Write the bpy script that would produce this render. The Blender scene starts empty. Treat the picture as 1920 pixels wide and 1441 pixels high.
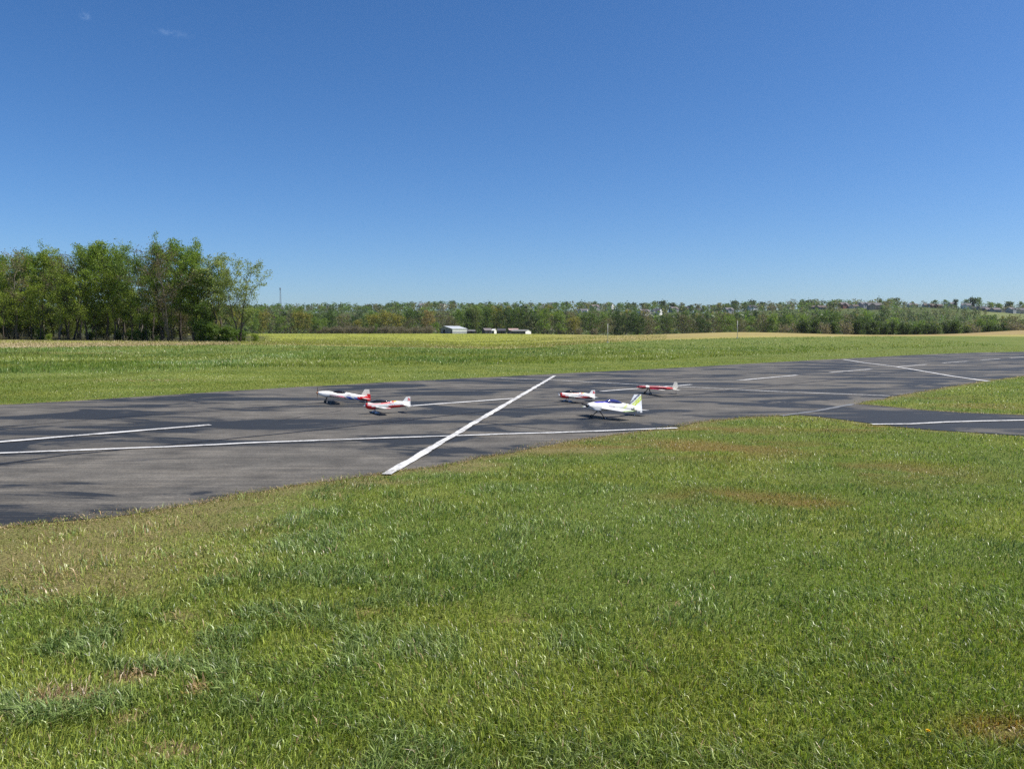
import bpy, math, random
import numpy as np
from mathutils import Vector, Matrix

SC = bpy.context.scene
COL = SC.collection

# ------------------------------------------------------------------ camera, world, sun, exposure
F, CX, CY, H, HOR = 1450.0, 960.0, 720.5, 1.70, 624.0
PITCH = math.atan((CY - HOR) / F)
cP, sP = math.cos(PITCH), math.sin(PITCH)
cam_data = bpy.data.cameras.new('camera')
cam_data.sensor_width = 36.0
cam_data.lens = F / 1920.0 * 36.0
cam_data.clip_start = 0.1
cam_data.clip_end = 20000.0
cam = bpy.data.objects.new('camera', cam_data)
COL.objects.link(cam)
cam.location = (0, 0, H)
cam.rotation_euler = (math.pi / 2 - PITCH, 0, 0)
SC.camera = cam

SUN_EL, SUN_AZ = math.radians(56), math.radians(95)      # azimuth clockwise from the view direction (+Y)
sun_dir = Vector((math.cos(SUN_EL) * math.sin(SUN_AZ), math.cos(SUN_EL) * math.cos(SUN_AZ), math.sin(SUN_EL)))
sl = bpy.data.lights.new('sun', 'SUN')
sl.energy = 4.8
sl.angle = math.radians(0.53)
sl.color = (1.0, 0.95, 0.87)
sun = bpy.data.objects.new('sun', sl)
COL.objects.link(sun)
sun.rotation_euler = sun_dir.to_track_quat('Z', 'Y').to_euler()

world = bpy.data.worlds.new('World')
SC.world = world
world.use_nodes = True
wn = world.node_tree
wn.nodes.clear()
w_out = wn.nodes.new('ShaderNodeOutputWorld')
w_bg = wn.nodes.new('ShaderNodeBackground')
w_sky = wn.nodes.new('ShaderNodeTexSky')
w_sky.sky_type = 'NISHITA'
w_sky.sun_disc = False
w_sky.sun_elevation = SUN_EL
w_sky.sun_rotation = SUN_AZ
w_sky.altitude = 0
w_sky.air_density = 0.8
w_sky.dust_density = 0.75
w_sky.ozone_density = 4.5
w_bg.inputs['Strength'].default_value = 0.084
SKY_SAT, SKY_HUE, SKY_VAL = 1.2, 0.5, 1.0
SKY_TINT = (0.87, 0.955, 1.06, 1)          # cool white balance of the photograph's sky
wn.links.new(w_bg.outputs[0], w_out.inputs[0])

SC.view_settings.view_transform = 'Standard'
SC.view_settings.look = 'None'
SC.view_settings.exposure = 0.6
SC.view_settings.gamma = 1.0
SC.view_settings.use_curve_mapping = False
SC.render.engine = 'CYCLES'
SC.cycles.use_denoising = False
SC.cycles.max_bounces = 6
SC.cycles.volume_bounces = 0
SC.cycles.diffuse_bounces = 3
SC.cycles.transmission_bounces = 4
SC.cycles.sample_clamp_indirect = 8

# ------------------------------------------------------------------ pixel / terrain helpers
def ray(px, py):
    X, Y = (px - CX) / F, (CY - py) / F
    return (X, cP + Y * sP, -sP + Y * cP)

def gp(px, py, z=0.0):
    """ground point seen at a photo pixel, on the level z"""
    d = ray(px, py)
    t = (z - H) / d[2]
    return (d[0] * t, d[1] * t)

def zpix(py, d):
    Y = (CY - py) / F
    return H + d * (-sP + Y * cP) / (cP + Y * sP)

# two thin wisps of cloud high on the left, in the sky itself
def wisp(px, py, su, sv, amt, scale):
    d = Vector(ray(px, py)).normalized()
    r = d.cross(Vector((0, 0, 1))).normalized()
    u = r.cross(d)
    return d, r, u, su, sv, amt, scale

def build_sky():
    n, l = wn.nodes, wn.links
    tc = n.new('ShaderNodeTexCoord')
    total = None
    for d, r, u, su, sv, amt, scale in (wisp(160, 31, 0.0040, 0.0030, 0.14, 260), wisp(318, 62, 0.016, 0.0026, 0.12, 160)):
        terms = []
        for ax, s in ((r, su), (u, sv)):
            dot = n.new('ShaderNodeVectorMath'); dot.operation = 'DOT_PRODUCT'
            l.new(tc.outputs['Generated'], dot.inputs[0]); dot.inputs[1].default_value = ax
            dv = n.new('ShaderNodeMath'); dv.operation = 'DIVIDE'; dv.inputs[1].default_value = s
            l.new(dot.outputs['Value'], dv.inputs[0])
            sq = n.new('ShaderNodeMath'); sq.operation = 'MULTIPLY'
            l.new(dv.outputs[0], sq.inputs[0]); l.new(dv.outputs[0], sq.inputs[1])
            terms.append(sq)
        sm = n.new('ShaderNodeMath'); sm.operation = 'ADD'
        l.new(terms[0].outputs[0], sm.inputs[0]); l.new(terms[1].outputs[0], sm.inputs[1])
        ng = n.new('ShaderNodeMath'); ng.operation = 'MULTIPLY'; ng.inputs[1].default_value = -1
        l.new(sm.outputs[0], ng.inputs[0])
        ex = n.new('ShaderNodeMath'); ex.operation = 'EXPONENT'; l.new(ng.outputs[0], ex.inputs[0])
        fwd = n.new('ShaderNodeVectorMath'); fwd.operation = 'DOT_PRODUCT'
        l.new(tc.outputs['Generated'], fwd.inputs[0]); fwd.inputs[1].default_value = d
        gt = n.new('ShaderNodeMath'); gt.operation = 'GREATER_THAN'; gt.inputs[1].default_value = 0
        l.new(fwd.outputs['Value'], gt.inputs[0])
        nz = n.new('ShaderNodeTexNoise'); nz.inputs['Scale'].default_value = scale; nz.inputs['Detail'].default_value = 3
        l.new(tc.outputs['Generated'], nz.inputs['Vector'])
        mr = n.new('ShaderNodeMapRange'); mr.inputs[1].default_value = 0.4; mr.inputs[2].default_value = 0.7
        mr.inputs[3].default_value = 0; mr.inputs[4].default_value = amt
        l.new(nz.outputs['Fac'], mr.inputs[0])
        a = n.new('ShaderNodeMath'); a.operation = 'MULTIPLY'; l.new(ex.outputs[0], a.inputs[0]); l.new(mr.outputs[0], a.inputs[1])
        b = n.new('ShaderNodeMath'); b.operation = 'MULTIPLY'; l.new(a.outputs[0], b.inputs[0]); l.new(gt.outputs[0], b.inputs[1])
        if total is None:
            total = b
        else:
            t = n.new('ShaderNodeMath'); t.operation = 'ADD'; l.new(total.outputs[0], t.inputs[0]); l.new(b.outputs[0], t.inputs[1]); total = t
    mx = n.new('ShaderNodeMix'); mx.data_type = 'RGBA'
    l.new(total.outputs[0], mx.inputs['Factor']); l.new(w_sky.outputs[0], mx.inputs['A']); mx.inputs['B'].default_value = (8, 9, 10, 1)
    hs = n.new('ShaderNodeHueSaturation')
    hs.inputs['Hue'].default_value = SKY_HUE; hs.inputs['Saturation'].default_value = SKY_SAT; hs.inputs['Value'].default_value = SKY_VAL
    l.new(mx.outputs['Result'], hs.inputs['Color']); tn = n.new('ShaderNodeMix'); tn.data_type = 'RGBA'; tn.blend_type = 'MULTIPLY'; tn.inputs['Factor'].default_value = 1.0
    tn.inputs['B'].default_value = SKY_TINT
    l.new(hs.outputs[0], tn.inputs['A']); l.new(tn.outputs['Result'], w_bg.inputs['Color'])
build_sky()

def smooth01(t):
    t = np.clip(t, 0, 1)
    return t * t * (3 - 2 * t)

_rt = np.random.RandomState(7).rand(256, 256)
def vnoise(x, y, seed=0):
    x = np.asarray(x, float) + seed * 37.31; y = np.asarray(y, float) + seed * 91.77
    xi = np.floor(x).astype(int); yi = np.floor(y).astype(int)
    fx = x - xi; fy = y - yi
    fx = fx * fx * (3 - 2 * fx); fy = fy * fy * (3 - 2 * fy)
    a = _rt[xi & 255, yi & 255]; b = _rt[(xi + 1) & 255, yi & 255]
    c = _rt[xi & 255, (yi + 1) & 255]; d = _rt[(xi + 1) & 255, (yi + 1) & 255]
    return (a * (1 - fx) + b * fx) * (1 - fy) + (c * (1 - fx) + d * fx) * fy

def fbm(x, y, seed=0, octs=3):
    v = 0; a = 1; s = 0
    for o in range(octs):
        v = v + a * vnoise(np.asarray(x) * 2 ** o, np.asarray(y) * 2 ** o, seed + o * 5); s += a; a *= 0.5
    return v / s

PXG = np.arange(-1200, 3200, 8.0)
def col_table(pts, sig=5):
    a = np.interp(PXG, [p[0] for p in pts], [p[1] for p in pts])
    k = np.exp(-0.5 * (np.arange(-3 * sig, 3 * sig + 1) / sig) ** 2); k /= k.sum()
    ap = np.pad(a, 3 * sig, mode='edge')
    return np.convolve(ap, k, mode='valid')
C_ = [-400, 0, 480, 700, 960, 1140, 1383, 1640, 1800, 1920, 2400]
T_B = col_table(list(zip(C_, [85, 85, 92, 100, 100, 115, 125, 140, 140, 140, 140])))
T_By = col_table(list(zip(C_, [652, 652, 646, 650, 655, 641, 633.6, 630, 630, 631, 631])))
T_2y = col_table(list(zip(C_, [622, 622, 634, 637, 640, 630, 621.8, 628.4, 626.5, 617.8, 612])))
T_4y = col_table(list(zip(C_, [626, 626, 625.3, 625.3, 625.3, 628, 632, 634, 634, 636, 636])))
T_R = col_table([(-400, 588), (480, 586), (700, 584), (800, 581), (1000, 583), (1120, 582), (1320, 587), (1400, 584), (1500, 580), (1720, 577.5), (1790, 577.5), (1830, 581), (1870, 585.5), (1920, 588), (2400, 590)], 3)
T_zB = zpix(T_By, T_B); T_z2 = zpix(T_2y, 220.0); T_z4 = zpix(T_4y, 440.0); T_zR = zpix(T_R, 960.0)
VALLEY = -4.0

def px_of(x, y):
    return CX + F * (x / np.maximum(y, 1.0)) / cP

def bound_depth(x, y):
    return np.interp(px_of(x, y), PXG, T_B)

def gz(x, y):
    x = np.asarray(x, float); y = np.asarray(y, float)
    px = np.clip(px_of(x, y), -1100, 3100)
    B = np.interp(px, PXG, T_B); zB = np.interp(px, PXG, T_zB); z2 = np.interp(px, PXG, T_z2)
    z4 = np.interp(px, PXG, T_z4); zR = np.interp(px, PXG, T_zR)
    A = 0.72 * B
    z = np.where(y < A, 0.0, zB * smooth01((y - A) / (B - A)))
    z = np.where(y > B, zB + (z2 - zB) * (y - B) / (220 - B), z)
    z = np.where(y > 220, z2 + (z4 - z2) * smooth01((y - 220) / 220), z)
    z = np.where(y > 440, z4 + (VALLEY - z4) * smooth01((y - 440) / 90), z)
    z = np.where(y > 560, VALLEY + (zR - VALLEY) * smooth01((y - 560) / 400), z)
    z = np.where(y > 960, zR + (y - 960) * 0.004, z)
    far = smooth01((y - 500) / 200)
    z = z + far * (fbm(x / 120, y / 120, 3) - 0.5) * 4
    mid = smooth01((y - 60) / 60) * (1 - far)
    z = z + mid * (fbm(x / 9, y / 9, 4) - 0.5) * 0.12
    return z

def hit(px, py, d0=60, d1=1300):
    """where the ray through a photo pixel first meets the terrain"""
    r = ray(px, py)
    d = np.linspace(d0, d1, 3000)
    x = r[0] / r[1] * d; z = H + r[2] / r[1] * d
    g = gz(x, d)
    k = np.argmax(g >= z) if np.any(g >= z) else len(d) - 1
    return float(x[k]), float(d[k]), float(g[k])

def at_depth(px, d):
    x = (px - CX) / F * cP * d
    return x, d, float(gz(x, d))

# ------------------------------------------------------------------ object helpers
def tag(o, label=None, cat=None, group=None, kind=None):
    if label: o['label'] = label
    if cat: o['category'] = cat
    if group: o['group'] = group
    if kind: o['kind'] = kind
    return o

def link(name, me, mat=None, parent=None, loc=None, rz=None, scale=None):
    o = bpy.data.objects.new(name, me)
    COL.objects.link(o)
    if me is not None and mat is not None and len(me.materials) == 0:
        me.materials.append(mat)
    if parent is not None: o.parent = parent
    if loc is not None: o.location = loc
    if rz is not None: o.rotation_euler = (0, 0, rz)
    if scale is not None: o.scale = scale if hasattr(scale, '__len__') else (scale,) * 3
    return o

def empty(name, loc, rz=0, scale=None):
    o = bpy.data.objects.new(name, None)
    o.empty_display_size = 0.2
    COL.objects.link(o)
    o.location = loc; o.rotation_euler = (0, 0, rz)
    if scale is not None: o.scale = scale if hasattr(scale, '__len__') else (scale,) * 3
    return o

def np_mesh(name, verts, sizes, idx, cols=None, smooth=False):
    """mesh from arrays: verts (N,3), polygon sizes, flat loop indices, colours per vertex"""
    me = bpy.data.meshes.new(name)
    verts = np.asarray(verts, np.float32); idx = np.asarray(idx, np.int32); sizes = np.asarray(sizes, np.int32)
    me.vertices.add(len(verts)); me.vertices.foreach_set('co', verts.ravel())
    me.loops.add(len(idx)); me.loops.foreach_set('vertex_index', idx)
    me.polygons.add(len(sizes))
    st = np.concatenate([[0], np.cumsum(sizes)[:-1]]).astype(np.int32)
    me.polygons.foreach_set('loop_start', st)
    me.polygons.foreach_set('loop_total', sizes)
    if smooth: me.polygons.foreach_set('use_smooth', np.ones(len(sizes), bool))
    if cols is not None:
        a = me.color_attributes.new('col', 'FLOAT_COLOR', 'POINT')
        c = np.ones((len(verts), 4), np.float32); c[:, :3] = cols
        a.data.foreach_set('color', c.ravel())
    me.update(calc_edges=True)
    return me

class MB:
    def __init__(self): self.v = []; self.f = []; self.c = []
    def add(self, vs, fs, cs=None):
        b = len(self.v); self.v += [tuple(p) for p in vs]; self.f += [tuple(i + b for i in f) for f in fs]
        if cs is not None: self.c += [tuple(c) for c in cs]
    def box(self, x0, x1, y0, y1, z0, z1):
        self.add([(x0, y0, z0), (x1, y0, z0), (x1, y1, z0), (x0, y1, z0), (x0, y0, z1), (x1, y0, z1), (x1, y1, z1), (x0, y1, z1)],
                 [(0, 3, 2, 1), (4, 5, 6, 7), (0, 1, 5, 4), (1, 2, 6, 5), (2, 3, 7, 6), (3, 0, 4, 7)])
    def tube(self, pts, rad, n=6, cap=True):
        pts = [Vector(p) for p in pts]
        rings = []
        for i, p in enumerate(pts):
            t = (pts[min(i + 1, len(pts) - 1)] - pts[max(i - 1, 0)])
            if t.length < 1e-9: t = Vector((0, 0, 1))
            t.normalize()
            a = t.cross(Vector((0.31, 0.17, 0.93))); 
            if a.length < 1e-4: a = t.cross(Vector((1, 0, 0)))
            a.normalize(); b = t.cross(a)
            r = rad[i] if hasattr(rad, '__len__') else rad
            rings.append([p + (a * math.cos(2 * math.pi * k / n) + b * math.sin(2 * math.pi * k / n)) * r for k in range(n)])
        vs = [q for r in rings for q in r]
        fs = [(i * n + k, i * n + (k + 1) % n, (i + 1) * n + (k + 1) % n, (i + 1) * n + k) for i in range(len(pts) - 1) for k in range(n)]
        if cap: fs += [tuple(range(n - 1, -1, -1)), tuple((len(pts) - 1) * n + k for k in range(n))]
        self.add(vs, fs)
    def lathe(self, prof, axis='x', n=16, origin=(0, 0, 0)):
        """prof: (position along the axis, radius)"""
        vs = []; fs = []
        for a, r in prof:
            for k in range(n):
                t = 2 * math.pi * k / n; u, w = r * math.cos(t), r * math.sin(t)
                p = (a, u, w) if axis == 'x' else ((u, a, w) if axis == 'y' else (u, w, a))
                vs.append((p[0] + origin[0], p[1] + origin[1], p[2] + origin[2]))
        m = len(prof)
        fs = [(i * n + k, i * n + (k + 1) % n, (i + 1) * n + (k + 1) % n, (i + 1) * n + k) for i in range(m - 1) for k in range(n)]
        fs += [tuple(range(n - 1, -1, -1)), tuple((m - 1) * n + k for k in range(n))]
        self.add(vs, fs)
    def mesh(self, name, smooth=False, fix=True):
        me = bpy.data.meshes.new(name)
        me.from_pydata(self.v, [], self.f)
        if fix:
            import bmesh
            bm = bmesh.new(); bm.from_mesh(me)
            bmesh.ops.recalc_face_normals(bm, faces=bm.faces[:])
            bm.to_mesh(me); bm.free()
        if self.c:
            a = me.color_attributes.new('col', 'FLOAT_COLOR', 'POINT')
            c = np.ones((len(self.v), 4), np.float32); c[:, :3] = self.c
            a.data.foreach_set('color', c.ravel())
        if smooth:
            me.polygons.foreach_set('use_smooth', np.ones(len(me.polygons), bool))
        me.update()
        return me

# ------------------------------------------------------------------ materials
def new_mat(name):
    m = bpy.data.materials.new(name); m.use_nodes = True
    nt = m.node_tree; b = nt.nodes['Principled BSDF']
    return m, nt, b

def noise(nt, vec, scale, detail=3, rough=0.5, dist=0.0):
    n = nt.nodes.new('ShaderNodeTexNoise')
    n.inputs['Scale'].default_value = scale; n.inputs['Detail'].default_value = detail
    n.inputs['Roughness'].default_value = rough; n.inputs['Distortion'].default_value = dist
    if vec is not None: nt.links.new(vec, n.inputs['Vector'])
    return n.outputs['Fac']

def ramp(nt, fac, stops):
    r = nt.nodes.new('ShaderNodeValToRGB')
    el = r.color_ramp.elements
    while len(el) < len(stops): el.new(0.5)
    for e, (p, c) in zip(el, stops):
        e.position = p; e.color = (*c, 1) if hasattr(c, '__len__') else (c, c, c, 1)
    nt.links.new(fac, r.inputs[0])
    return r.outputs[0]

def mix(nt, fac, a, b, mode='MIX'):
    m = nt.nodes.new('ShaderNodeMix'); m.data_type = 'RGBA'; m.blend_type = mode
    for sock, v in (('Factor', fac), ('A', a), ('B', b)):
        if isinstance(v, (int, float)): m.inputs[sock].default_value = v if sock == 'Factor' else (v, v, v, 1)
        elif isinstance(v, tuple): m.inputs[sock].default_value = (*v, 1)
        else: nt.links.new(v, m.inputs[sock])
    return m.outputs['Result']

def position(nt, rot=0.0, scale=(1, 1, 1)):
    g = nt.nodes.new('ShaderNodeNewGeometry')
    mp = nt.nodes.new('ShaderNodeMapping')
    mp.inputs['Rotation'].default_value = (0, 0, rot); mp.inputs['Scale'].default_value = scale
    nt.links.new(g.outputs['Position'], mp.inputs['Vector'])
    return mp.outputs[0]

def attr(nt, name='col'):
    a = nt.nodes.new('ShaderNodeAttribute'); a.attribute_name = name
    return a.outputs['Color']

def bump(nt, bsdf, h, strength, dist):
    b = nt.nodes.new('ShaderNodeBump'); b.inputs['Strength'].default_value = strength; b.inputs['Distance'].default_value = dist
    nt.links.new(h, b.inputs['Height']); nt.links.new(b.outputs[0], bsdf.inputs['Normal'])

def plain(name, col, rough=0.6, spec=0.5, metal=0.0, var=0.0, scale=8.0):
    m, nt, b = new_mat(name)
    if var:
        tc = nt.nodes.new('ShaderNodeTexCoord')
        f = noise(nt, tc.outputs['Object'], scale, 4)
        c = ramp(nt, f, [(0.3, tuple(x * (1 - var) for x in col)), (0.7, tuple(min(1, x * (1 + var)) for x in col))])
        nt.links.new(c, b.inputs['Base Color'])
    else:
        b.inputs['Base Color'].default_value = (*col, 1)
    b.inputs['Roughness'].default_value = rough; b.inputs['Metallic'].default_value = metal
    b.inputs['Specular IOR Level'].default_value = spec
    return m

def foliage(name, tint=(1, 1, 1), trans=0.35, rough=0.55, spec=0.25, use_attr=True):
    m, nt, b = new_mat(name)
    c = mix(nt, 1.0, attr(nt), tint, 'MULTIPLY') if use_attr else None
    nt.links.new(c, b.inputs['Base Color'])
    b.inputs['Roughness'].default_value = rough; b.inputs['Specular IOR Level'].default_value = spec
    t = nt.nodes.new('ShaderNodeBsdfTranslucent')
    nt.links.new(mix(nt, 1.0, c, (1.15, 1.25, 0.55), 'MULTIPLY'), t.inputs['Color'])
    ms = nt.nodes.new('ShaderNodeMixShader'); ms.inputs[0].default_value = trans
    out = nt.nodes['Material Output']
    nt.links.new(b.outputs[0], ms.inputs[1]); nt.links.new(t.outputs[0], ms.inputs[2]); nt.links.new(ms.outputs[0], out.inputs['Surface'])
    return m

M_grass = foliage('grass_blades', trans=0.3, rough=0.38, spec=0.5)
M_straw = foliage('straw', trans=0.15, rough=0.7, spec=0.2)
M_paintcol = None
def painted(name, rough=0.3, coat=0.0):
    m, nt, b = new_mat(name)
    c = attr(nt)
    tc = nt.nodes.new('ShaderNodeTexCoord')
    d = ramp(nt, noise(nt, tc.outputs['Object'], 14, 4), [(0.35, 0.9), (0.65, 1.0)])
    nt.links.new(mix(nt, 1.0, c, d, 'MULTIPLY'), b.inputs['Base Color'])
    b.inputs['Roughness'].default_value = rough
    b.inputs['Coat Weight'].default_value = coat; b.inputs['Coat Roughness'].default_value = 0.12
    return m
M_film = painted('plane_covering', 0.4, 0.1)
M_glass = plain('smoked_canopy', (0.012, 0.012, 0.014), 0.06, 0.6)
M_glass_violet = plain('violet_canopy', (0.022, 0.024, 0.13), 0.07, 0.7)
M_black = plain('black_plastic', (0.015, 0.015, 0.016), 0.5, var=0.2)
M_tyre = plain('tyre_rubber', (0.012, 0.012, 0.012), 0.85)
M_hub = plain('wheel_hub', (0.5, 0.5, 0.5), 0.4)
M_metal = plain('grey_metal', (0.35, 0.37, 0.4), 0.4, metal=0.6)
M_prop_wood = plain('prop_wood', (0.35, 0.16, 0.07), 0.45, var=0.2, scale=30)
M_white = plain('white_plastic', (0.75, 0.75, 0.74), 0.4, var=0.05)
M_pant = plain('wheel_pant_shaded_white', (0.42, 0.50, 0.62), 0.35, var=0.05)  # blue-grey puts shade into the colour of white pants
# ------------------------------------------------------------------ ground sheets
def lawn_material():
    m, nt, b = new_mat('lawn_soil')
    p = position(nt)
    c1 = ramp(nt, noise(nt, p, 0.35, 4), [(0.3, (0.095, 0.130, 0.028)), (0.55, (0.120, 0.150, 0.034)), (0.75, (0.150, 0.155, 0.045))])
    c2 = ramp(nt, noise(nt, p, 60, 4, 0.75), [(0.32, 0.4), (0.5, 0.95), (0.68, 1.7)])
    c = mix(nt, 1.0, c1, c2, 'MULTIPLY')
    fl = ramp(nt, noise(nt, position(nt, 0.6, (1, 3, 1)), 90, 2, 0.6), [(0.64, 0.0), (0.70, 0.6)])
    nt.links.new(mix(nt, fl, c, (0.30, 0.235, 0.13)), b.inputs['Base Color'])
    b.inputs['Roughness'].default_value = 0.95; b.inputs['Specular IOR Level'].default_value = 0.1
    bump(nt, b, noise(nt, p, 50, 4, 0.7), 0.8, 0.02)
    return m

def field_material(name, streak=1.0):
    m, nt, b = new_mat(name)
    p = position(nt)
    v = ramp(nt, noise(nt, position(nt, 0, (0.5, 1, 1)), 0.10, 6, 0.7), [(0.3, 0.78), (0.7, 1.22)])
    v2 = ramp(nt, noise(nt, position(nt, 0, (0.25, 1.6, 1)), 1.2, 4, 0.7), [(0.3, 0.8), (0.7, 1.15)])
    c = mix(nt, 1.0, attr(nt), v, 'MULTIPLY'); c = mix(nt, 1.0, c, v2, 'MULTIPLY')
    nt.links.new(c, b.inputs['Base Color'])
    b.inputs['Roughness'].default_value = 0.95; b.inputs['Specular IOR Level'].default_value = 0.1
    return m

def build_ground():
    xs = np.concatenate([np.arange(0, 120, 3.0), np.arange(120, 840, 9.0), 840 * 1.22 ** np.arange(0, 13)])
    xs = np.concatenate([-xs[:0:-1], xs])
    ys = np.concatenate([[-4000, -1500, -500], np.linspace(-150, 60, 16), np.arange(61.5, 160, 1.5), np.arange(160, 560, 6.0), np.arange(560, 1150, 14.0), 1150 * 1.2 ** np.arange(0, 11)])
    X, Y = np.meshgrid(xs, ys)
    Z = gz(X, Y)
    nx, ny = len(xs), len(ys)
    V = np.stack([X, Y, Z], -1).reshape(-1, 3)
    B = np.where(Y > 20, bound_depth(X, Y), 1e9)
    px = px_of(X, Y)
    wob = (fbm(X / 5, Y / 5, 12) - 0.5) * 3
    # colours of the field: pale stubble at its edge, weedy yellow green further out, tan grain to the right
    s = np.clip((Y - B + wob) / np.where(px < 480, 30.0, 26.0), 0, 1)
    right = smooth01((px - 930) / 260)
    tan = np.array([0.275, 0.225, 0.085]); yel = np.array([0.235, 0.250, 0.040]); stub = np.array([0.36, 0.29, 0.16]); pale = np.array([0.46, 0.38, 0.26])
    base = yel[None, None] * (1 - right[..., None]) + tan[None, None] * right[..., None]
    far_tan = smooth01((px - 1620) / 200)[..., None]
    base = base * (1 - far_tan) + np.array([0.27, 0.205, 0.088]) * far_tan
    near_c = np.where((px < 420)[..., None], stub, yel * 0.62 + stub * 0.38)
    near_c = near_c * (1 - right[..., None]) + tan * np.array([0.95, 1.03, 0.85]) * right[..., None]
    pal = ((px < 330) & (Y - B < 7))[..., None]
    near_c = np.where(pal, pale, near_c)
    t = smooth01((s - 0.45) / 0.55)[..., None]
    colf = near_c * (1 - t) + base * t
    edge_green = smooth01((Y - 110) / 6)[..., None] * (px < 480)[..., None]
    colf = colf * (1 - edge_green) + np.array([0.19, 0.2, 0.045]) * edge_green
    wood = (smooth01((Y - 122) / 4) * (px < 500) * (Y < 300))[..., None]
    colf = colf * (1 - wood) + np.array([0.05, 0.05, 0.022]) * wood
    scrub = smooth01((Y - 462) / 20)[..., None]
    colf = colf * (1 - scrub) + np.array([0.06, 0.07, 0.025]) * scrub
    # hillside: wooded floor colours, with open grass at the far right below the last houses
    hn = fbm(X / 60, Y / 60, 21)[..., None]
    colh = np.array([0.055, 0.085, 0.022]) * (1 - hn) + np.array([0.085, 0.1, 0.035]) * hn
    mead = (smooth01((px - 1800) / 60) * smooth01((Y - 690) / 60))[..., None]
    colh = colh * (1 - mead) + np.array([0.135, 0.155, 0.055]) * mead
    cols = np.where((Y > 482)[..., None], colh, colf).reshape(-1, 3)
    I = (np.arange(ny - 1)[:, None] * nx + np.arange(nx - 1)[None]).ravel()
    quads = np.stack([I, I + 1, I + nx + 1, I + nx], -1)
    yc = (Y[:-1, :-1] + Y[1:, 1:]).ravel() / 2; xc = (X[:-1, :-1] + X[1:, 1:]).ravel() / 2
    Bc = np.where(yc > 20, bound_depth(xc, yc), 1e9)
    kind = np.where(yc < Bc, 0, np.where(yc < 482, 1, 2))
    ml, mf, mh = lawn_material(), field_material('field_soil'), field_material('hill_ground')
    for k, (nm, mm) in enumerate((('lawn', ml), ('field', mf), ('hillside', mh))):
        q = quads[kind == k]
        used, inv = np.unique(q, return_inverse=True)
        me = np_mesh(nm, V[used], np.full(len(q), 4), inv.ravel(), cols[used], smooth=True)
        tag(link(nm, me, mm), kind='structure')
build_ground()

# ------------------------------------------------------------------ runway, taxiway and their markings
NEAR_PX = [(0, 992), (80, 984), (150, 976), (230, 967), (300, 957), (380, 942), (450, 928), (530, 916), (600, 906), (680, 895), (725, 888), (800, 878), (860, 868), (900, 857), (960, 850), (1020, 838), (1090, 823), (1140, 817), (1190, 812), (1270, 800), (1330, 790), (1380, 784), (1430, 781), (1468, 779)]
NEAR2_PX = [(1600, 757), (1640, 751), (1680, 743), (1720, 736), (1760, 729), (1800, 722), (1850, 714), (1920, 705)]
FAR_PX = [(0, 759), (80, 755), (150, 751), (230, 746), (300, 742), (400, 735), (500, 729), (600, 723.5), (700, 718), (820, 712), (940, 706), (1020, 702), (1100, 698), (1200, 693), (1300, 688), (1400, 682), (1500, 676.5), (1580, 672.5), (1640, 669.5), (1700, 666), (1760, 663.5), (1830, 661), (1920, 659.5)]
TAXI_UP = [(1600, 757), (1630, 759.5), (1660, 762), (1700, 766), (1740, 770), (1780, 772.5), (1820, 775), (1870, 777), (1920, 779), (2100, 786), (2500, 800)]
TAXI_LO = [(1468, 779), (1500, 778.5), (1530, 781), (1560, 785), (1600, 790), (1640, 795), (1700, 802), (1750, 806.5), (1800, 810), (1860, 814), (1920, 818), (2100, 829), (2500, 850)]
RD = Vector((0.722, 0.692))
def jag(pts, amp, seed, step=0.35):
    out = []
    pts = [Vector(p) for p in pts]
    for a, b in zip(pts[:-1], pts[1:]):
        n = max(1, int((b - a).length / step))
        nrm = Vector((-(b - a).y, (b - a).x)).normalized()
        for i in range(n):
            q = a.lerp(b, i / n)
            out.append(q + nrm * amp * (float(fbm(q.x * 1.7, q.y * 1.7, seed, 4)) - 0.5) * 2)
    out.append(pts[-1])
    return out
near1 = [Vector(gp(*p)) for p in NEAR_PX]; near2 = [Vector(gp(*p)) for p in NEAR2_PX]; far1 = [Vector(gp(*p)) for p in FAR_PX]
near1 = [near1[0] - RD * 60, near1[0] - RD * 20] + near1
far1 = [far1[0] - RD * 72, far1[0] - RD * 30] + far1
near2 = near2 + [near2[-1] + RD * 14, near2[-1] + RD * 45]
far1 = far1 + [far1[-1] + RD * 6, far1[-1] + RD * 30]
near1, near2, far1 = jag(near1, 0.13, 31, 0.16), jag(near2, 0.13, 32, 0.25), jag(far1, 0.14, 33)
RUN = near1 + near2 + far1[::-1]
taxi_up = jag([gp(*p) for p in TAXI_UP], 0.08, 34); taxi_lo = jag([gp(*p) for p in TAXI_LO], 0.08, 35)
TAXI = taxi_lo + taxi_up[::-1]

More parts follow.
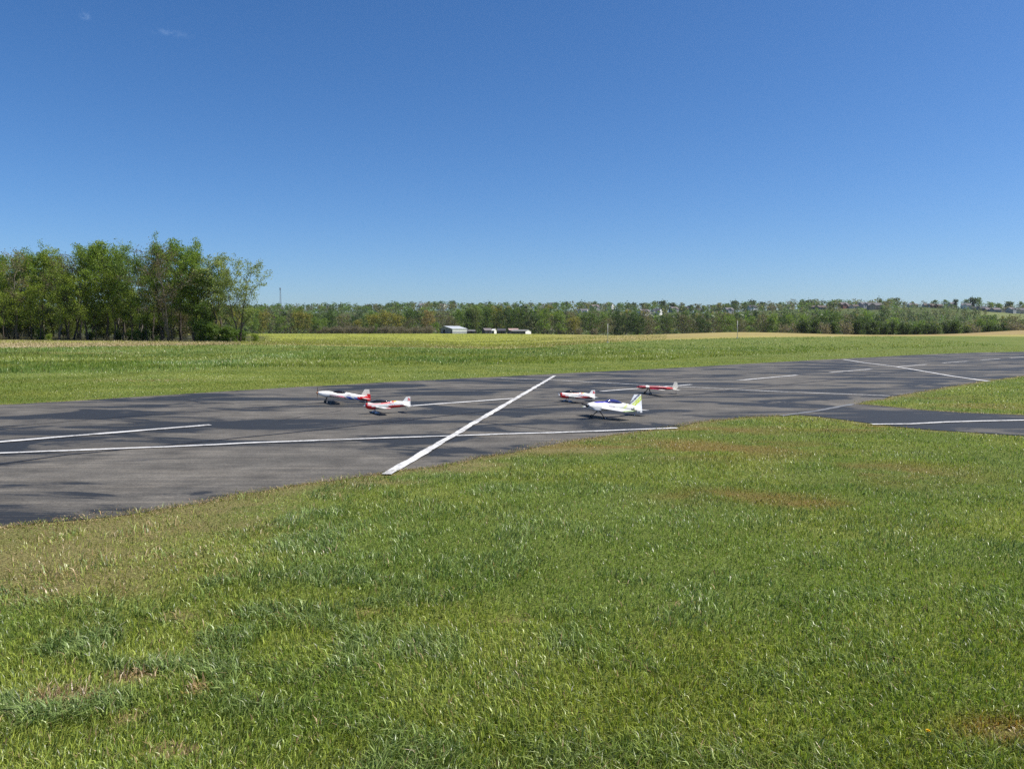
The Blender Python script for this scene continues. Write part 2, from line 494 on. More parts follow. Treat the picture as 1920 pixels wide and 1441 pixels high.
def asphalt_material(name, dark_cut, tone=1.0):
    m, nt, b = new_mat(name)
    rot = -math.atan2(RD.y, RD.x)
    p = position(nt, rot, (0.40, 1.0, 1.0))
    p.node.inputs['Location'].default_value = (31.0, 12.0, 0)
    patch = noise(nt, p, 0.64, 7, 0.60, 0.9)
    gr = noise(nt, position(nt), 22, 3, 0.7)
    pm = nt.nodes.new('ShaderNodeMath'); pm.operation = 'MULTIPLY_ADD'
    nt.links.new(gr, pm.inputs[0]); pm.inputs[1].default_value = 0.045; nt.links.new(patch, pm.inputs[2])
    dark_cut += 0.022
    mask = ramp(nt, pm.outputs[0], [(dark_cut - 0.024, 1.0), (dark_cut + 0.008, 0.34), (dark_cut + 0.08, 0.0)])
    # squeegee streaks and worn grain
    st = noise(nt, position(nt, 0.05, (0.30, 5.0, 1.0)), 1.3, 6, 0.72)
    fine = noise(nt, position(nt), 45, 4, 0.8)
    blot = noise(nt, position(nt), 1.6, 5, 0.6)
    worn = ramp(nt, st, [(0.25, (0.068 * tone, 0.064 * tone, 0.055 * tone)), (0.5, (0.108 * tone, 0.099 * tone, 0.084 * tone)), (0.75, (0.176 * tone, 0.155 * tone, 0.124 * tone))])
    worn = mix(nt, 1.0, worn, ramp(nt, blot, [(0.3, 0.62), (0.7, 1.18)]), 'MULTIPLY')
    worn = mix(nt, 1.0, worn, ramp(nt, fine, [(0.3, 0.55), (0.7, 1.45)]), 'MULTIPLY')
    seal = ramp(nt, st, [(0.3, (0.0120, 0.0128, 0.0130)), (0.7, (0.026, 0.0270, 0.0270))])
    fm = nt.nodes.new('ShaderNodeMath'); fm.operation = 'MULTIPLY_ADD'
    nt.links.new(st, fm.inputs[0]); fm.inputs[1].default_value = 0.5; fm.inputs[2].default_value = 0.72
    sm = nt.nodes.new('ShaderNodeMath'); sm.operation = 'MULTIPLY'; sm.use_clamp = True
    nt.links.new(mask, sm.inputs[0]); nt.links.new(fm.outputs[0], sm.inputs[1])
    nt.links.new(mix(nt, sm.outputs[0], worn, seal), b.inputs['Base Color'])
    rr = nt.nodes.new('ShaderNodeMapRange'); rr.inputs[3].default_value = 0.85; rr.inputs[4].default_value = 0.62
    nt.links.new(sm.outputs[0], rr.inputs[0]); nt.links.new(rr.outputs[0], b.inputs['Roughness'])
    b.inputs['Specular IOR Level'].default_value = 0.3
    bump(nt, b, fine, 0.35, 0.006)
    return m
M_asphalt = asphalt_material('asphalt', 0.486)
M_taxi = asphalt_material('taxiway_asphalt', 0.53, 0.9)

def sheet(name, pts, z, mat, parent=None):
    me = bpy.data.meshes.new(name)
    me.from_pydata([(p[0], p[1], z) for p in pts], [], [tuple(range(len(pts)))])
    if me.polygons[0].normal.z < 0:
        me.flip_normals()
    me.update()
    return link(name, me, mat, parent)
runway = tag(sheet('runway', RUN, 0.008, M_asphalt), kind='structure')
taxiway = tag(sheet('taxiway', TAXI, 0.012, M_taxi), kind='structure')

def line_material():
    m, nt, b = new_mat('white_road_paint')
    p = position(nt)
    wear = noise(nt, p, 14, 6, 0.8)
    big = noise(nt, p, 1.3, 3, 0.6)
    fm = nt.nodes.new('ShaderNodeMath'); fm.operation = 'MULTIPLY_ADD'
    nt.links.new(big, fm.inputs[0]); fm.inputs[1].default_value = 0.45; nt.links.new(wear, fm.inputs[2])
    c = ramp(nt, fm.outputs[0], [(0.50, (0.085, 0.08, 0.075)), (0.60, (0.26, 0.255, 0.245)), (0.74, (0.52, 0.515, 0.50)), (0.95, (0.68, 0.675, 0.65))])
    nt.links.new(c, b.inputs['Base Color']); b.inputs['Roughness'].default_value = 0.8
    return m
M_line = line_material()
M_tar = plain('tar_seam', (0.012, 0.012, 0.014), 0.55, var=0.3, scale=4)
M_joint = plain('pale_joint', (0.125, 0.13, 0.135), 0.8, var=0.2, scale=4)

def stripe(name, pix, width, z, mat, parent, jitter=0.01, seed=0, world=False):
    pts = [Vector(p) if world else Vector(gp(*p, z)) for p in pix]
    fine = []
    for a, b in zip(pts[:-1], pts[1:]):
        n = max(1, int((b - a).length / 0.15))
        fine += [a.lerp(b, i / n) for i in range(n)]
    fine.append(pts[-1])
    vs, fs = [], []
    for i, p in enumerate(fine):
        t = (fine[min(i + 1, len(fine) - 1)] - fine[max(i - 1, 0)]).normalized()
        nrm = Vector((-t.y, t.x))
        for s in (-1, 1):
            w = width / 2 + jitter * (float(fbm(p.x * 3.1 + s * 50, p.y * 3.1, seed, 4)) - 0.5) * 2
            q = p + nrm * s * w
            vs.append((q.x, q.y, z))
        if i: fs.append((2 * i - 2, 2 * i - 1, 2 * i + 1, 2 * i))
    me = bpy.data.meshes.new(name); me.from_pydata(vs, [], fs)
    if me.polygons[0].normal.z < 0: me.flip_normals()
    me.update()
    return link(name, me, mat, parent)

ZL = 0.020
for k, seg in enumerate([[(-500, 866), (0, 827.5), (394, 795.7)], [(772, 760.3), (965, 746.3)], [(1127, 733), (1297, 720.6)], [(1384.6, 712.7), (1494.7, 703)],
                         [(1556.7, 697.8), (1633.5, 691.7)], [(1684, 687), (1737.5, 683)], [(1768, 680), (1814, 677)], [(1840, 674.6), (1875, 672.4)], [(1894, 670.6), (1920, 668.8)], [(1938, 667.4), (1965, 665.6)]]):
    stripe('centre_dash', seg, 0.16, ZL, M_line, runway, 0.03, k)
stripe('cross_line', [(1040, 704), (725, 888)], 0.125, ZL + 0.004, M_line, runway, 0.03, 20)
stripe('guide_line', [(-400, 863), (0, 848.5), (160, 842.5), (320, 836.5), (480, 829), (700, 821), (960, 812.5), (1050, 810), (1269, 801.5)], 0.115, ZL, M_line, runway, 0.03, 21)
stripe('guide_line', [(940, 709), (1034, 712), (1128, 717), (1196, 720.5), (1300, 725.6), (1387, 730.4), (1480, 734.5), (1597, 738.8), (1668, 741.7)], 0.085, ZL + 0.002, M_line, runway, 0.035, 22)
stripe('guide_line', [(1581, 673.6), (1620, 679.6), (1681, 687.2), (1734, 696), (1784, 704.6), (1854, 714.6)], 0.16, ZL + 0.002, M_line, runway, 0.02, 23)
stripe('taxi_line', [(1634, 794.6), (1707, 794), (1778, 790.3), (1850, 788.4), (1920, 787), (2100, 783)], 0.125, ZL + 0.004, M_line, taxiway, 0.012, 24)
stripe('mouth_joint', [(1466, 779), (1530, 770), (1600, 757)], 0.13, ZL - 0.001, M_joint, taxiway, 0.05, 25)
stripe('tar_seam', [(-300, 900), (0, 869), (125, 852), (250, 840), (500, 815), (620, 803), (780, 785), (960, 765), (1204, 746), (1300, 739), (1429, 725), (1545, 713.6), (1671, 698), (1920, 680)], 0.05, ZL - 0.006, M_tar, runway, 0.02, 26)
stripe('tar_seam', [(-300, 822), (0, 800), (250, 779), (500, 763), (760, 741), (1000, 726), (1300, 707), (1600, 687)], 0.04, ZL - 0.006, M_tar, runway, 0.018, 27)
def crack(pix, seed, w=0.03):
    pts = [Vector(gp(*p)) for p in pix]; out = []
    rng = random.Random(seed)
    for a, b in zip(pts[:-1], pts[1:]):
        n = max(2, int((b - a).length / 0.25)); nr = Vector((-(b - a).y, (b - a).x)).normalized()
        out += [a.lerp(b, i / n) + nr * rng.uniform(-0.05, 0.05) for i in range(n)]
    out.append(pts[-1])
    stripe('crack', out, w, ZL - 0.005, M_tar, runway, 0.012, seed, world=True)
crack([(900, 793), (960, 799), (1057, 809.5)], 1)
crack([(350, 752), (400, 756), (440, 758)], 2)
crack([(520, 790), (600, 776), (640, 770)], 3, 0.02)

# ------------------------------------------------------------------ grass blades
def in_poly(x, y, poly):
    inside = np.zeros(len(x), bool)
    n = len(poly)
    for i in range(n):
        x0, y0 = poly[i]; x1, y1 = poly[(i + 1) % n]
        if y0 == y1: continue
        c = ((y0 > y) != (y1 > y)) & (x < (x1 - x0) * (y - y0) / (y1 - y0) + x0)
        inside ^= c
    return inside

def dist_to(x, y, line):
    d = np.full(len(x), 1e9)
    for a, b in zip(line[:-1], line[1:]):
        ex, ey = b[0] - a[0], b[1] - a[1]
        t = np.clip(((x - a[0]) * ex + (y - a[1]) * ey) / max(ex * ex + ey * ey, 1e-9), 0, 1)
        d = np.minimum(d, (x - a[0] - t * ex) ** 2 + (y - a[1] - t * ey) ** 2)
    return np.sqrt(d)

def blades(name, P, h, w, lean_dir, lean, yaw, col, mat):
    n = len(P)
    side = np.stack([np.cos(yaw), np.sin(yaw), np.zeros(n)], -1) * (w / 2)[:, None]
    ld = np.stack([np.cos(lean_dir), np.sin(lean_dir), np.zeros(n)], -1)
    up = np.array([0, 0, 1.0])
    mid = P + up * (h * 0.55)[:, None] + ld * (h * lean * 0.30)[:, None]
    tip = P + up * (h * (1 - 0.35 * lean))[:, None] + ld * (h * lean)[:, None]
    V = np.stack([P - side, P + side, mid + side * 0.8, mid - side * 0.8, tip], 1).reshape(-1, 3)
    b = (np.arange(n) * 5)[:, None]
    idx = (b + np.array([0, 1, 2, 3, 3, 2, 4])[None]).ravel()
    sizes = np.tile([4, 3], n)
    me = np_mesh(name, V, sizes, idx, np.repeat(col, 5, 0))
    return link(name, me, mat)

def lerp(a, b, t):
    return np.asarray(a) * (1 - t[:, None]) + np.asarray(b) * t[:, None]

def spots(x, y, lst):
    """soft round patches, each given by a photo pixel and radii in metres"""
    v = np.zeros(len(x))
    for px, py, rx, ry in lst:
        a, b = gp(px, py)
        v = np.maximum(v, np.exp(-((x - a) / rx) ** 2 - ((y - b) / ry) ** 2))
    return v

BARE = [(335, 1158, 0.080, 0.078), (690, 1150, 0.070, 0.065), (325, 1412, 0.100, 0.052), (370, 1295, 0.050, 0.065), (120, 1310, 0.150, 0.078), (250, 1275, 0.110, 0.065), (1265, 1135, 0.040, 0.046), (1893, 1378, 0.05, 0.03), (960, 1165, 0.100, 0.052), (240, 1350, 0.060, 0.052)]
RED = [(1250, 840, 2.4, .9), (1110, 838, 1.6, .7), (1380, 932, .75, .38), (1640, 885, 0.94, 0.75), (1560, 800, 1.22, 0.75), (1330, 808, 1.22, 0.60), (1900, 762, 1.62, 0.60), (1700, 745, 1.35, 0.75), (1890, 1372, .22, .12), (1500, 945, .5, .22)]
DRY = [(60, 1040, 1.20, 0.74), (250, 990, 1.08, 0.54), (130, 1100, 0.60, 0.27), (420, 945, .6, .25), (820, 880, 0.66, 0.27), (870, 872, 0.60, 0.27), (700, 905, 0.48, 0.16), (30, 1075, 1.1, .5), (1050, 845, .9, .25), (350, 962, .7, .2)]
DARKC = [(450, 1290, .35, .16), (230, 1160, .4, .2), (120, 1130, .5, .2), (520, 1060, .6, .22), (330, 1040, .4, .15), (640, 990, .8, .3), (460, 1330, .3, .12), (860, 960, 1.0, .4)]

def cover(x, y):
    """ground cover at a place: distance to the asphalt, bare, rusty, dry and tussocky spots, noises"""
    de = np.minimum(np.minimum(dist_to(x, y, near1[::2]), dist_to(x, y, near2)), np.minimum(dist_to(x, y, taxi_up), dist_to(x, y, taxi_lo)))
    c = dict(de=de, bare=spots(x, y, BARE), red=spots(x, y, RED), dry=spots(x, y, DRY), dk=spots(x, y, DARKC))
    c['nA'] = fbm(x * 0.8, y * 0.8, 41); c['nB'] = fbm(x * 2.6, y * 2.6, 42); c['nC'] = vnoise(x * 7, y * 7, 43); c['nD'] = fbm(x * 0.25, y * 0.25, 44)
    c['red'] = np.clip(c['red'] * smooth01((fbm(x * 1.3, y * 2.0, 46) - 0.26) / 0.34) * 1.15, 0, 1)
    c['leftz'] = smooth01((1.5 - x) / 4.0)
    c['edge'] = np.exp(-de / (0.16 + 0.50 * c['leftz'] * smooth01((9.5 - y) / 3)))
    m = np.maximum(np.maximum(c['bare'], c['edge']), c['dry'])
    c['poor'] = np.clip(np.maximum(np.maximum(c['bare'] * 1.5, c['edge'] * 1.3), c['dry'] * 1.25) + (c['nC'] - 0.5) * 0.7, 0, 1) * (m > 0.10)
    return c

def turf_sheet():
    xs = np.arange(-14, 34, 0.22); ys = np.concatenate([np.arange(1.5, 14, 0.16), np.arange(14, 48, 0.4)])
    X, Y = np.meshgrid(xs, ys); x, y = X.ravel(), Y.ravel()
    c = cover(x, y); n = len(x)
    g = lerp(np.broadcast_to([0.115, 0.150, 0.032], (n, 3)), np.array([0.155, 0.180, 0.038]), smooth01((c['nA'] - 0.4) / 0.25))
    g = lerp(g, np.array([0.165, 0.115, 0.04]), np.clip(c['red'] * 1.1, 0, 1) * 0.8)
    g = lerp(g, np.array([0.185, 0.158, 0.066]), np.clip(c['poor'], 0, 1) * 0.85)
    nx, ny = len(xs), len(ys)
    I = (np.arange(ny - 1)[:, None] * nx + np.arange(nx - 1)[None]).ravel()
    quads = np.stack([I, I + 1, I + nx + 1, I + nx], -1)
    me = np_mesh('turf', np.stack([x, y, np.full(n, 0.004)], -1), np.full(len(quads), 4), quads.ravel(), g)
    m, nt, b = new_mat('turf_soil')
    pp = position(nt)
    k = ramp(nt, noise(nt, pp, 55, 5, 0.8), [(0.32, 0.30), (0.5, 0.9), (0.68, 1.9)])
    nt.links.new(mix(nt, 1.0, attr(nt), k, 'MULTIPLY'), b.inputs['Base Color'])
    b.inputs['Roughness'].default_value = 0.95; b.inputs['Specular IOR Level'].default_value = 0.1
    bump(nt, b, noise(nt, pp, 40, 4, 0.7), 0.9, 0.03)
    tag(link('turf', me, m), kind='structure')
turf_sheet()

def near_lawn():
    rng = np.random.RandomState(11)
    n = 1080000
    px = rng.uniform(-350, 2270, n); py = 690 + 930 * rng.rand(n) ** 1.55
    X, Y = (px - CX) / F, (CY - py) / F
    dz = -sP + Y * cP
    t = -H / dz
    x = X * t; y = (cP + Y * sP) * t
    keep = rng.rand(n) < np.clip(y / 9.0, 0.5, 1.0)
    x, y = x[keep], y[keep]
    # the lawn on this side: below the runway's near edge
    e = (y - x * RD.y / RD.x)
    side = in_poly(x, y, [(p.x, p.y) for p in RUN])
    tx = in_poly(x, y, [(p.x, p.y) for p in TAXI])
    far_y = np.interp(x, [p.x for p in far1], [p.y for p in far1])
    depth_in = np.zeros(len(x))
    ins = side | tx
    dd = np.minimum(np.minimum(dist_to(x[ins], y[ins], near1), dist_to(x[ins], y[ins], near2)), np.minimum(dist_to(x[ins], y[ins], taxi_up), dist_to(x[ins], y[ins], taxi_lo[8:])))
    over = np.zeros(len(x), bool); over[ins] = (dd < 0.09 * fbm(x[ins] * 3, y[ins] * 3, 47)) & (rng.rand(ins.sum()) < 0.7)
    keep = (~ins | over) & (y < far_y - 3) & (y < 60)
    x, y = x[keep], y[keep]
    c = cover(x, y)
    k = rng.rand(len(x)) < np.where(c['nB'] < 0.33, 0.75, 1.0)
    x, y = x[k], y[k]
    de, bare, red, dry, dk, nA, nB, nC, nD, leftz, edge, poor = [c[q][k] for q in ('de', 'bare', 'red', 'dry', 'dk', 'nA', 'nB', 'nC', 'nD', 'leftz', 'edge', 'poor')]
    n = len(x)
    clump = smooth01((nB - 0.47) / 0.2) * (0.45 + 0.55 * leftz)
    clump = np.maximum(clump, dk * (nC > 0.3) * 0.8)
    weedy = (rng.rand(n) < 0.25) & (poor > 0.4)
    h = (0.030 + 0.024 * nA + 0.034 * clump) * rng.uniform(0.5, 1.45, n)
    h = h * (1 - 0.72 * poor * ~weedy) * (1 - 0.35 * np.clip(red, 0, 1))
    w = np.maximum(0.0044, 0.00050 * y) * rng.uniform(0.6, 1.5, n) * (1 + 0.25 * clump)
    fl = 2 * math.pi * fbm(x * 0.9, y * 0.9, 45, 2) * 1.6
    ld = np.where(rng.rand(n) < 0.45, fl + rng.normal(0, 0.8, n), rng.uniform(0, 6.283, n))
    lean = np.clip(rng.normal(0.52, 0.30, n) + 0.15 * clump + 0.5 * poor * ~weedy, 0.05, 1.6)
    yaw = rng.uniform(0, math.pi, n)
    g_mid = np.array([0.180, 0.245, 0.038]); g_blue_sheen = np.array([0.165, 0.235, 0.082]); g_yel = np.array([0.245, 0.285, 0.046]); g_dark = np.array([0.062, 0.105, 0.024]); g_glint = np.array([0.30, 0.36, 0.13])  # fescue blue-green and palest blades are lightened to paint in specular highlights
    straw = np.array([0.36, 0.28, 0.15]); rust = np.array([0.21, 0.105, 0.045]); olive = np.array([0.20, 0.19, 0.045])
    col = lerp(g_mid, g_yel, smooth01((nA - 0.42) / 0.25 + rng.normal(0, 0.3, n)))
    col = lerp(col, g_blue_sheen, np.clip(clump * 0.8 + (nD < 0.42) * 0.25 * rng.rand(n), 0, 1))
    col = lerp(col, g_dark, (rng.rand(n) < 0.24) * 0.85)
    col = lerp(col, g_glint, (rng.rand(n) < 0.05 + 0.09 * clump) * 0.8)
    col = lerp(col, np.where((rng.rand(n) < 0.5)[:, None], np.array([0.26, 0.125, 0.04]), np.array([0.24, 0.19, 0.045])), np.clip(red * 1.2 * rng.uniform(0.3, 1.4, n), 0, 1) * 0.9)
    ol = (rng.rand(n) < poor * 0.7)
    col = np.where(ol[:, None], np.where((rng.rand(n) < 0.55)[:, None], olive, np.array([0.23, 0.265, 0.048])), col)
    s = rng.rand(n) < np.clip(0.035 + 0.26 * poor + 0.5 * (bare > 0.35), 0, 0.85)
    col = np.where(s[:, None], lerp(np.broadcast_to(straw, (n, 3)), rust * 0.8, rng.rand(n) * 0.7), col)
    col = col * rng.uniform(0.5, 1.75, n)[:, None]
    P = np.stack([x, y, np.zeros(n) - 0.004], -1)
    tag(blades('lawn_grass', P, h, w, ld, lean, yaw, col, M_grass), 'mown green grass with pale tufts and bare spots on this side of the runway', 'grass', kind='stuff')
near_lawn()

def edge_fringe():
    """dry clippings, moss and low weeds creeping over the asphalt's edge"""
    rng = np.random.RandomState(17)
    XY, D = [], []
    for line, cnt, sg in ((near1[40:], 30000, 0.17), (near2, 6000, 0.14), (taxi_up, 6000, 0.11), (taxi_lo[10:], 9000, 0.11), (far1[60:], 9000, 0.16)):
        L = np.array([(p.x, p.y) for p in line]); seg = np.linalg.norm(L[1:] - L[:-1], axis=1)
        wgt = seg / np.maximum(L[:-1, 1], 3) ** 1.2; wgt = wgt * (L[:-1, 1] > 3) * (L[:-1, 1] < 75)
        k = rng.choice(len(seg), cnt, p=wgt / wgt.sum()); t = rng.rand(cnt)
        P = L[k] + (L[k + 1] - L[k]) * t[:, None]; T = (L[k + 1] - L[k]) / seg[k][:, None]
        nz = fbm(P[:, 0] * 1.3, P[:, 1] * 1.3, 71)
        P = P + np.stack([-T[:, 1], T[:, 0]], -1) * (rng.normal(0, 1, cnt) * sg * (0.12 + 2.4 * np.clip(nz - 0.36, 0, 1)))[:, None]
        XY.append(P)
    P = np.concatenate(XY); n = len(P); x, y = P[:, 0], P[:, 1]
    h = rng.uniform(0.004, 0.016, n) * (1 + 2.2 * (rng.rand(n) < 0.10)); w = np.maximum(0.005, 0.0006 * y) * rng.uniform(0.6, 1.6, n)
    pal = np.array([[0.40, 0.31, 0.18], [0.30, 0.19, 0.10], [0.17, 0.17, 0.045], [0.20, 0.24, 0.05], [0.12, 0.085, 0.05]])
    col = pal[rng.choice(5, n, p=[0.27, 0.2, 0.25, 0.18, 0.1])] * rng.uniform(0.6, 1.3, n)[:, None]
    b = blades('edge_weeds', np.stack([x, y, np.full(n, 0.006)], -1), h, w, rng.uniform(0, 6.28, n), rng.uniform(0.8, 2.4, n), rng.uniform(0, 3.14, n), col, M_straw)
    tag(b, 'dry clippings and low weeds along the asphalt edges', 'weeds', kind='stuff')
edge_fringe()

MOW = [(-400, 709), (0, 703), (200, 700), (400, 694), (600, 689), (800, 687), (960, 685), (1150, 679), (1400, 668), (1640, 655), (1920, 648), (2400, 642)]
def far_lawn():
    rng = np.random.RandomState(12)
    n = 330000
    u = rng.uniform(1 / 145.0, 1 / 17.0, n)
    y = 1 / u; px = rng.uniform(-300, 2220, n)
    x = (px - CX) / F * cP * y
    fx = np.array([p.x for p in far1]); fy = np.array([p.y for p in far1])
    far_y = np.interp(x, fx, fy)
    far_y = np.where(x > fx[-1], 1e9, far_y)
    keep = (y > far_y) & (y < bound_depth(x, y) + 0.6)
    x, y, px = x[keep], y[keep], px[keep]
    de = dist_to(x, y, far1[::3])
    mow_py = np.interp(px, [m[0] for m in MOW], [m[1] for m in MOW])
    mow_y = H / ((mow_py - HOR) / F) 
    wob = (fbm(x * 0.3, y * 0.3, 50) - 0.5)
    tall = smooth01((y - mow_y * (1 + 0.10 * wob)) / (0.05 * mow_y))
    n = len(x)
    nA = fbm(x * 0.18, y * 0.18, 51); nB = fbm(x * 0.7, y * 0.7, 52); nC = fbm(x * 0.05, y * 0.12, 53)
    edge = np.exp(-de / 0.5)
    red = spots(x, y, [(50, 663, 9, 2.2), (170, 664, 6, 1.5), (270, 714, 3, .8), (1440, 679, 4, 1.2), (1860, 652, 9, 2), (1560, 668, 4, 1.0), (1700, 660, 5, 1.2)])
    h = np.where(tall > 0.5, 0.10 + 0.20 * nB ** 1.5, 0.045 + 0.03 * nB) * rng.uniform(0.6, 1.3, n) * (1 - 0.5 * edge)
    w = np.maximum(0.004, 0.00050 * y) * rng.uniform(0.7, 1.5, n)
    ld = 2 * math.pi * fbm(x * 0.15, y * 0.15, 54, 2) * 1.5 + rng.normal(0, 0.9, n)
    lean = np.clip(rng.normal(0.5, 0.25, n), 0.05, 1.2)
    g_m = np.array([0.215, 0.265, 0.042]); g_t = np.array([0.190, 0.265, 0.046]); g_b = np.array([0.165, 0.250, 0.066]); g_d = np.array([0.100, 0.165, 0.028])
    col = lerp(np.broadcast_to(g_m, (n, 3)), g_t, tall)
    col = lerp(col, g_b, tall * smooth01((nC - 0.45) / 0.2) * 0.8)
    col = lerp(col, g_d, smooth01((nB - 0.55) / 0.12) * tall * 0.7)
    yel = smooth01((nA - 0.48) / 0.12)
    col = lerp(col, np.array([0.25, 0.265, 0.045]), yel * 0.65)
    col = lerp(col, np.array([0.21, 0.105, 0.045]), np.clip(red * rng.uniform(0.2, 1.1, n), 0, 1) * 0.85)
    s = rng.rand(n) < 0.03 + 0.4 * edge
    col = np.where(s[:, None], np.array([0.32, 0.25, 0.11]), col)
    col = col * rng.uniform(0.78, 1.22, n)[:, None]
    P = np.stack([x, y, gz(x, y) - 0.01], -1)
    tag(blades('meadow_grass', P, h, w, ld, lean, rng.uniform(0, math.pi, n), col, M_grass), 'longer green grass between the far runway edge and the stubble field', 'grass', kind='stuff')
far_lawn()

def stubble():
    rng = np.random.RandomState(13)
    n = 60000
    px = rng.uniform(-250, 1330, n)
    B = np.interp(px, PXG, T_B)
    y = B + 34 * rng.rand(n) ** 1.4
    x = (px - CX) / F * cP * y
    row = (np.sin((x * 0.35 + y) * 2 * math.pi / 1.9) > 0.1) | (rng.rand(n) < 0.45)
    thin = rng.rand(n) < np.where(px < 450, 1.0, 0.30 + 0.4 * (fbm(x / 6, y / 3, 61) > 0.55)) * (1 - smooth01((px - 1050) / 250))
    k = row & thin
    x, y, px = x[k], y[k], px[k]; n = len(x)
    h = rng.uniform(0.08, 0.30, n) * (0.6 + 0.7 * vnoise(x / 4, y / 4, 62)); w = rng.uniform(0.03, 0.075, n)
    pal = np.array([0.46, 0.38, 0.24]); brn = np.array([0.24, 0.19, 0.08]); grn = np.array([0.2, 0.21, 0.05])
    col = lerp(np.broadcast_to(pal, (n, 3)), brn, rng.rand(n) ** 1.3)
    col = np.where((rng.rand(n) < np.where(px < 450, 0.25, 0.6))[:, None], grn, col) * rng.uniform(0.7, 1.2, n)[:, None]
    P = np.stack([x, y, gz(x, y) - 0.01], -1)
    tag(blades('corn_stubble', P, h, w, rng.uniform(0, 6.28, n), rng.uniform(0, 1.2, n), rng.uniform(0, 3.14, n), col, M_straw), 'pale cut corn stubble along the edge of the field', 'stubble', kind='stuff')
stubble()

def field_weeds():
    rng = np.random.RandomState(14)
    n = 90000
    u = rng.uniform(1 / 430.0, 1 / 104.0, n); y = 1 / u; px = rng.uniform(440, 1250, n); x = (px - CX) / F * cP * y
    k = (y > bound_depth(x, y) + 3) & (rng.rand(n) < 0.25 + 0.75 * smooth01((fbm(x / 14, y / 22, 63) - 0.40) / 0.15)) & (rng.rand(n) > smooth01((px - 950) / 250) * 0.7)
    x, y, px = x[k], y[k], px[k]; n = len(x)
    h = rng.uniform(0.10, 0.30, n); w = np.maximum(0.05, 0.00045 * y) * rng.uniform(0.7, 1.4, n)
    pal = np.array([[0.26, 0.285, 0.06], [0.31, 0.30, 0.065], [0.20, 0.235, 0.05], [0.28, 0.235, 0.09]])
    col = pal[rng.choice(4, n, p=[0.45, 0.25, 0.2, 0.1])] * rng.uniform(0.75, 1.2, n)[:, None]
    P = np.stack([x, y, gz(x, y) - 0.02], -1)
    tag(blades('field_weeds', P, h, w, rng.uniform(0, 6.28, n), rng.uniform(0, 1.0, n), rng.uniform(0, 3.14, n), col, M_grass), 'yellow green weeds growing through the far field', 'weeds', kind='stuff')
field_weeds()
# ------------------------------------------------------------------ model planes
def superring(zt, zb, hw, n=20, e=0.75):
    zc, hh = (zt + zb) / 2, (zt - zb) / 2
    out = []
    for k in range(n):
        t = 2 * math.pi * k / n; c, s = math.cos(t), math.sin(t)
        out.append((hw * math.copysign(abs(c) ** e, c), zc + hh * math.copysign(abs(s) ** e, s)))
    return out

def loft(stations, colf, n=22, e=0.75, sub=60):
    """stations: (x, top z, bottom z, half width); smooth skin with a colour for every vertex"""
    st = np.array(stations, float)
    xs = np.linspace(st[0, 0], st[-1, 0], sub)
    mb = MB(); vs = []; fs = []; cs = []
    for x in xs:
        zt, zb, hw = (np.interp(x, st[:, 0], st[:, i]) for i in (1, 2, 3))
        for (yy, zz) in superring(zt, zb, hw, n, e):
            vs.append((x, yy, zz)); cs.append(colf(x, yy, zz))
    m = len(xs)
    fs = [(i * n + k, i * n + (k + 1) % n, (i + 1) * n + (k + 1) % n, (i + 1) * n + k) for i in range(m - 1) for k in range(n)]
    fs += [tuple(range(n - 1, -1, -1)), tuple((m - 1) * n + k for k in range(n))]
    mb.add(vs, fs, cs)
    return mb

AF = [(0, 0), (.02, .022), (.07, .042), (.18, .060), (.32, .066), (.5, .056), (.7, .036), (1.0, .004)]
def wing_panel(x0, z0, c0, x1, z1, c1, y0, y1, pitch, colf, thick=1.0, f0=0.0, f1=1.0, n_span=14):
    """airfoil panel between y0 and y1, chord fraction f0..f1 (so that an aileron can be its own piece)"""
    ch = sorted(set([f0, f1] + [a for a, _ in AF if f0 < a < f1]))
    ax = [a for a, _ in AF]; at = [t for _, t in AF]
    up = [(c, float(np.interp(c, ax, at))) for c in ch]; lo = [(c, -0.75 * t) for c, t in up]
    prof = up + lo[::-1]
    mb = MB(); vs = []; cs = []
    m = len(prof)
    for i in range(n_span + 1):
        t = i / n_span
        y = y0 + (y1 - y0) * t; xx = x0 + (x1 - x0) * t; zz = z0 + (z1 - z0) * t; c = c0 + (c1 - c0) * t
        th = thick * (1 - 0.45 * t)
        if t > 0.985: th *= 0.55
        for (a, b) in prof:
            dx = a * c; dz = b * c * th
            vs.append((xx + dx * math.cos(pitch) + dz * math.sin(pitch), y, zz - dx * math.sin(pitch) + dz * math.cos(pitch)))
            cs.append(colf(t, a, b > 0))
    fs = [(i * m + k, i * m + (k + 1) % m, (i + 1) * m + (k + 1) % m, (i + 1) * m + k) for i in range(n_span) for k in range(m)]
    fs += [tuple(range(m - 1, -1, -1)), tuple(n_span * m + k for k in range(m))]
    mb.add(vs, fs, cs)
    return mb

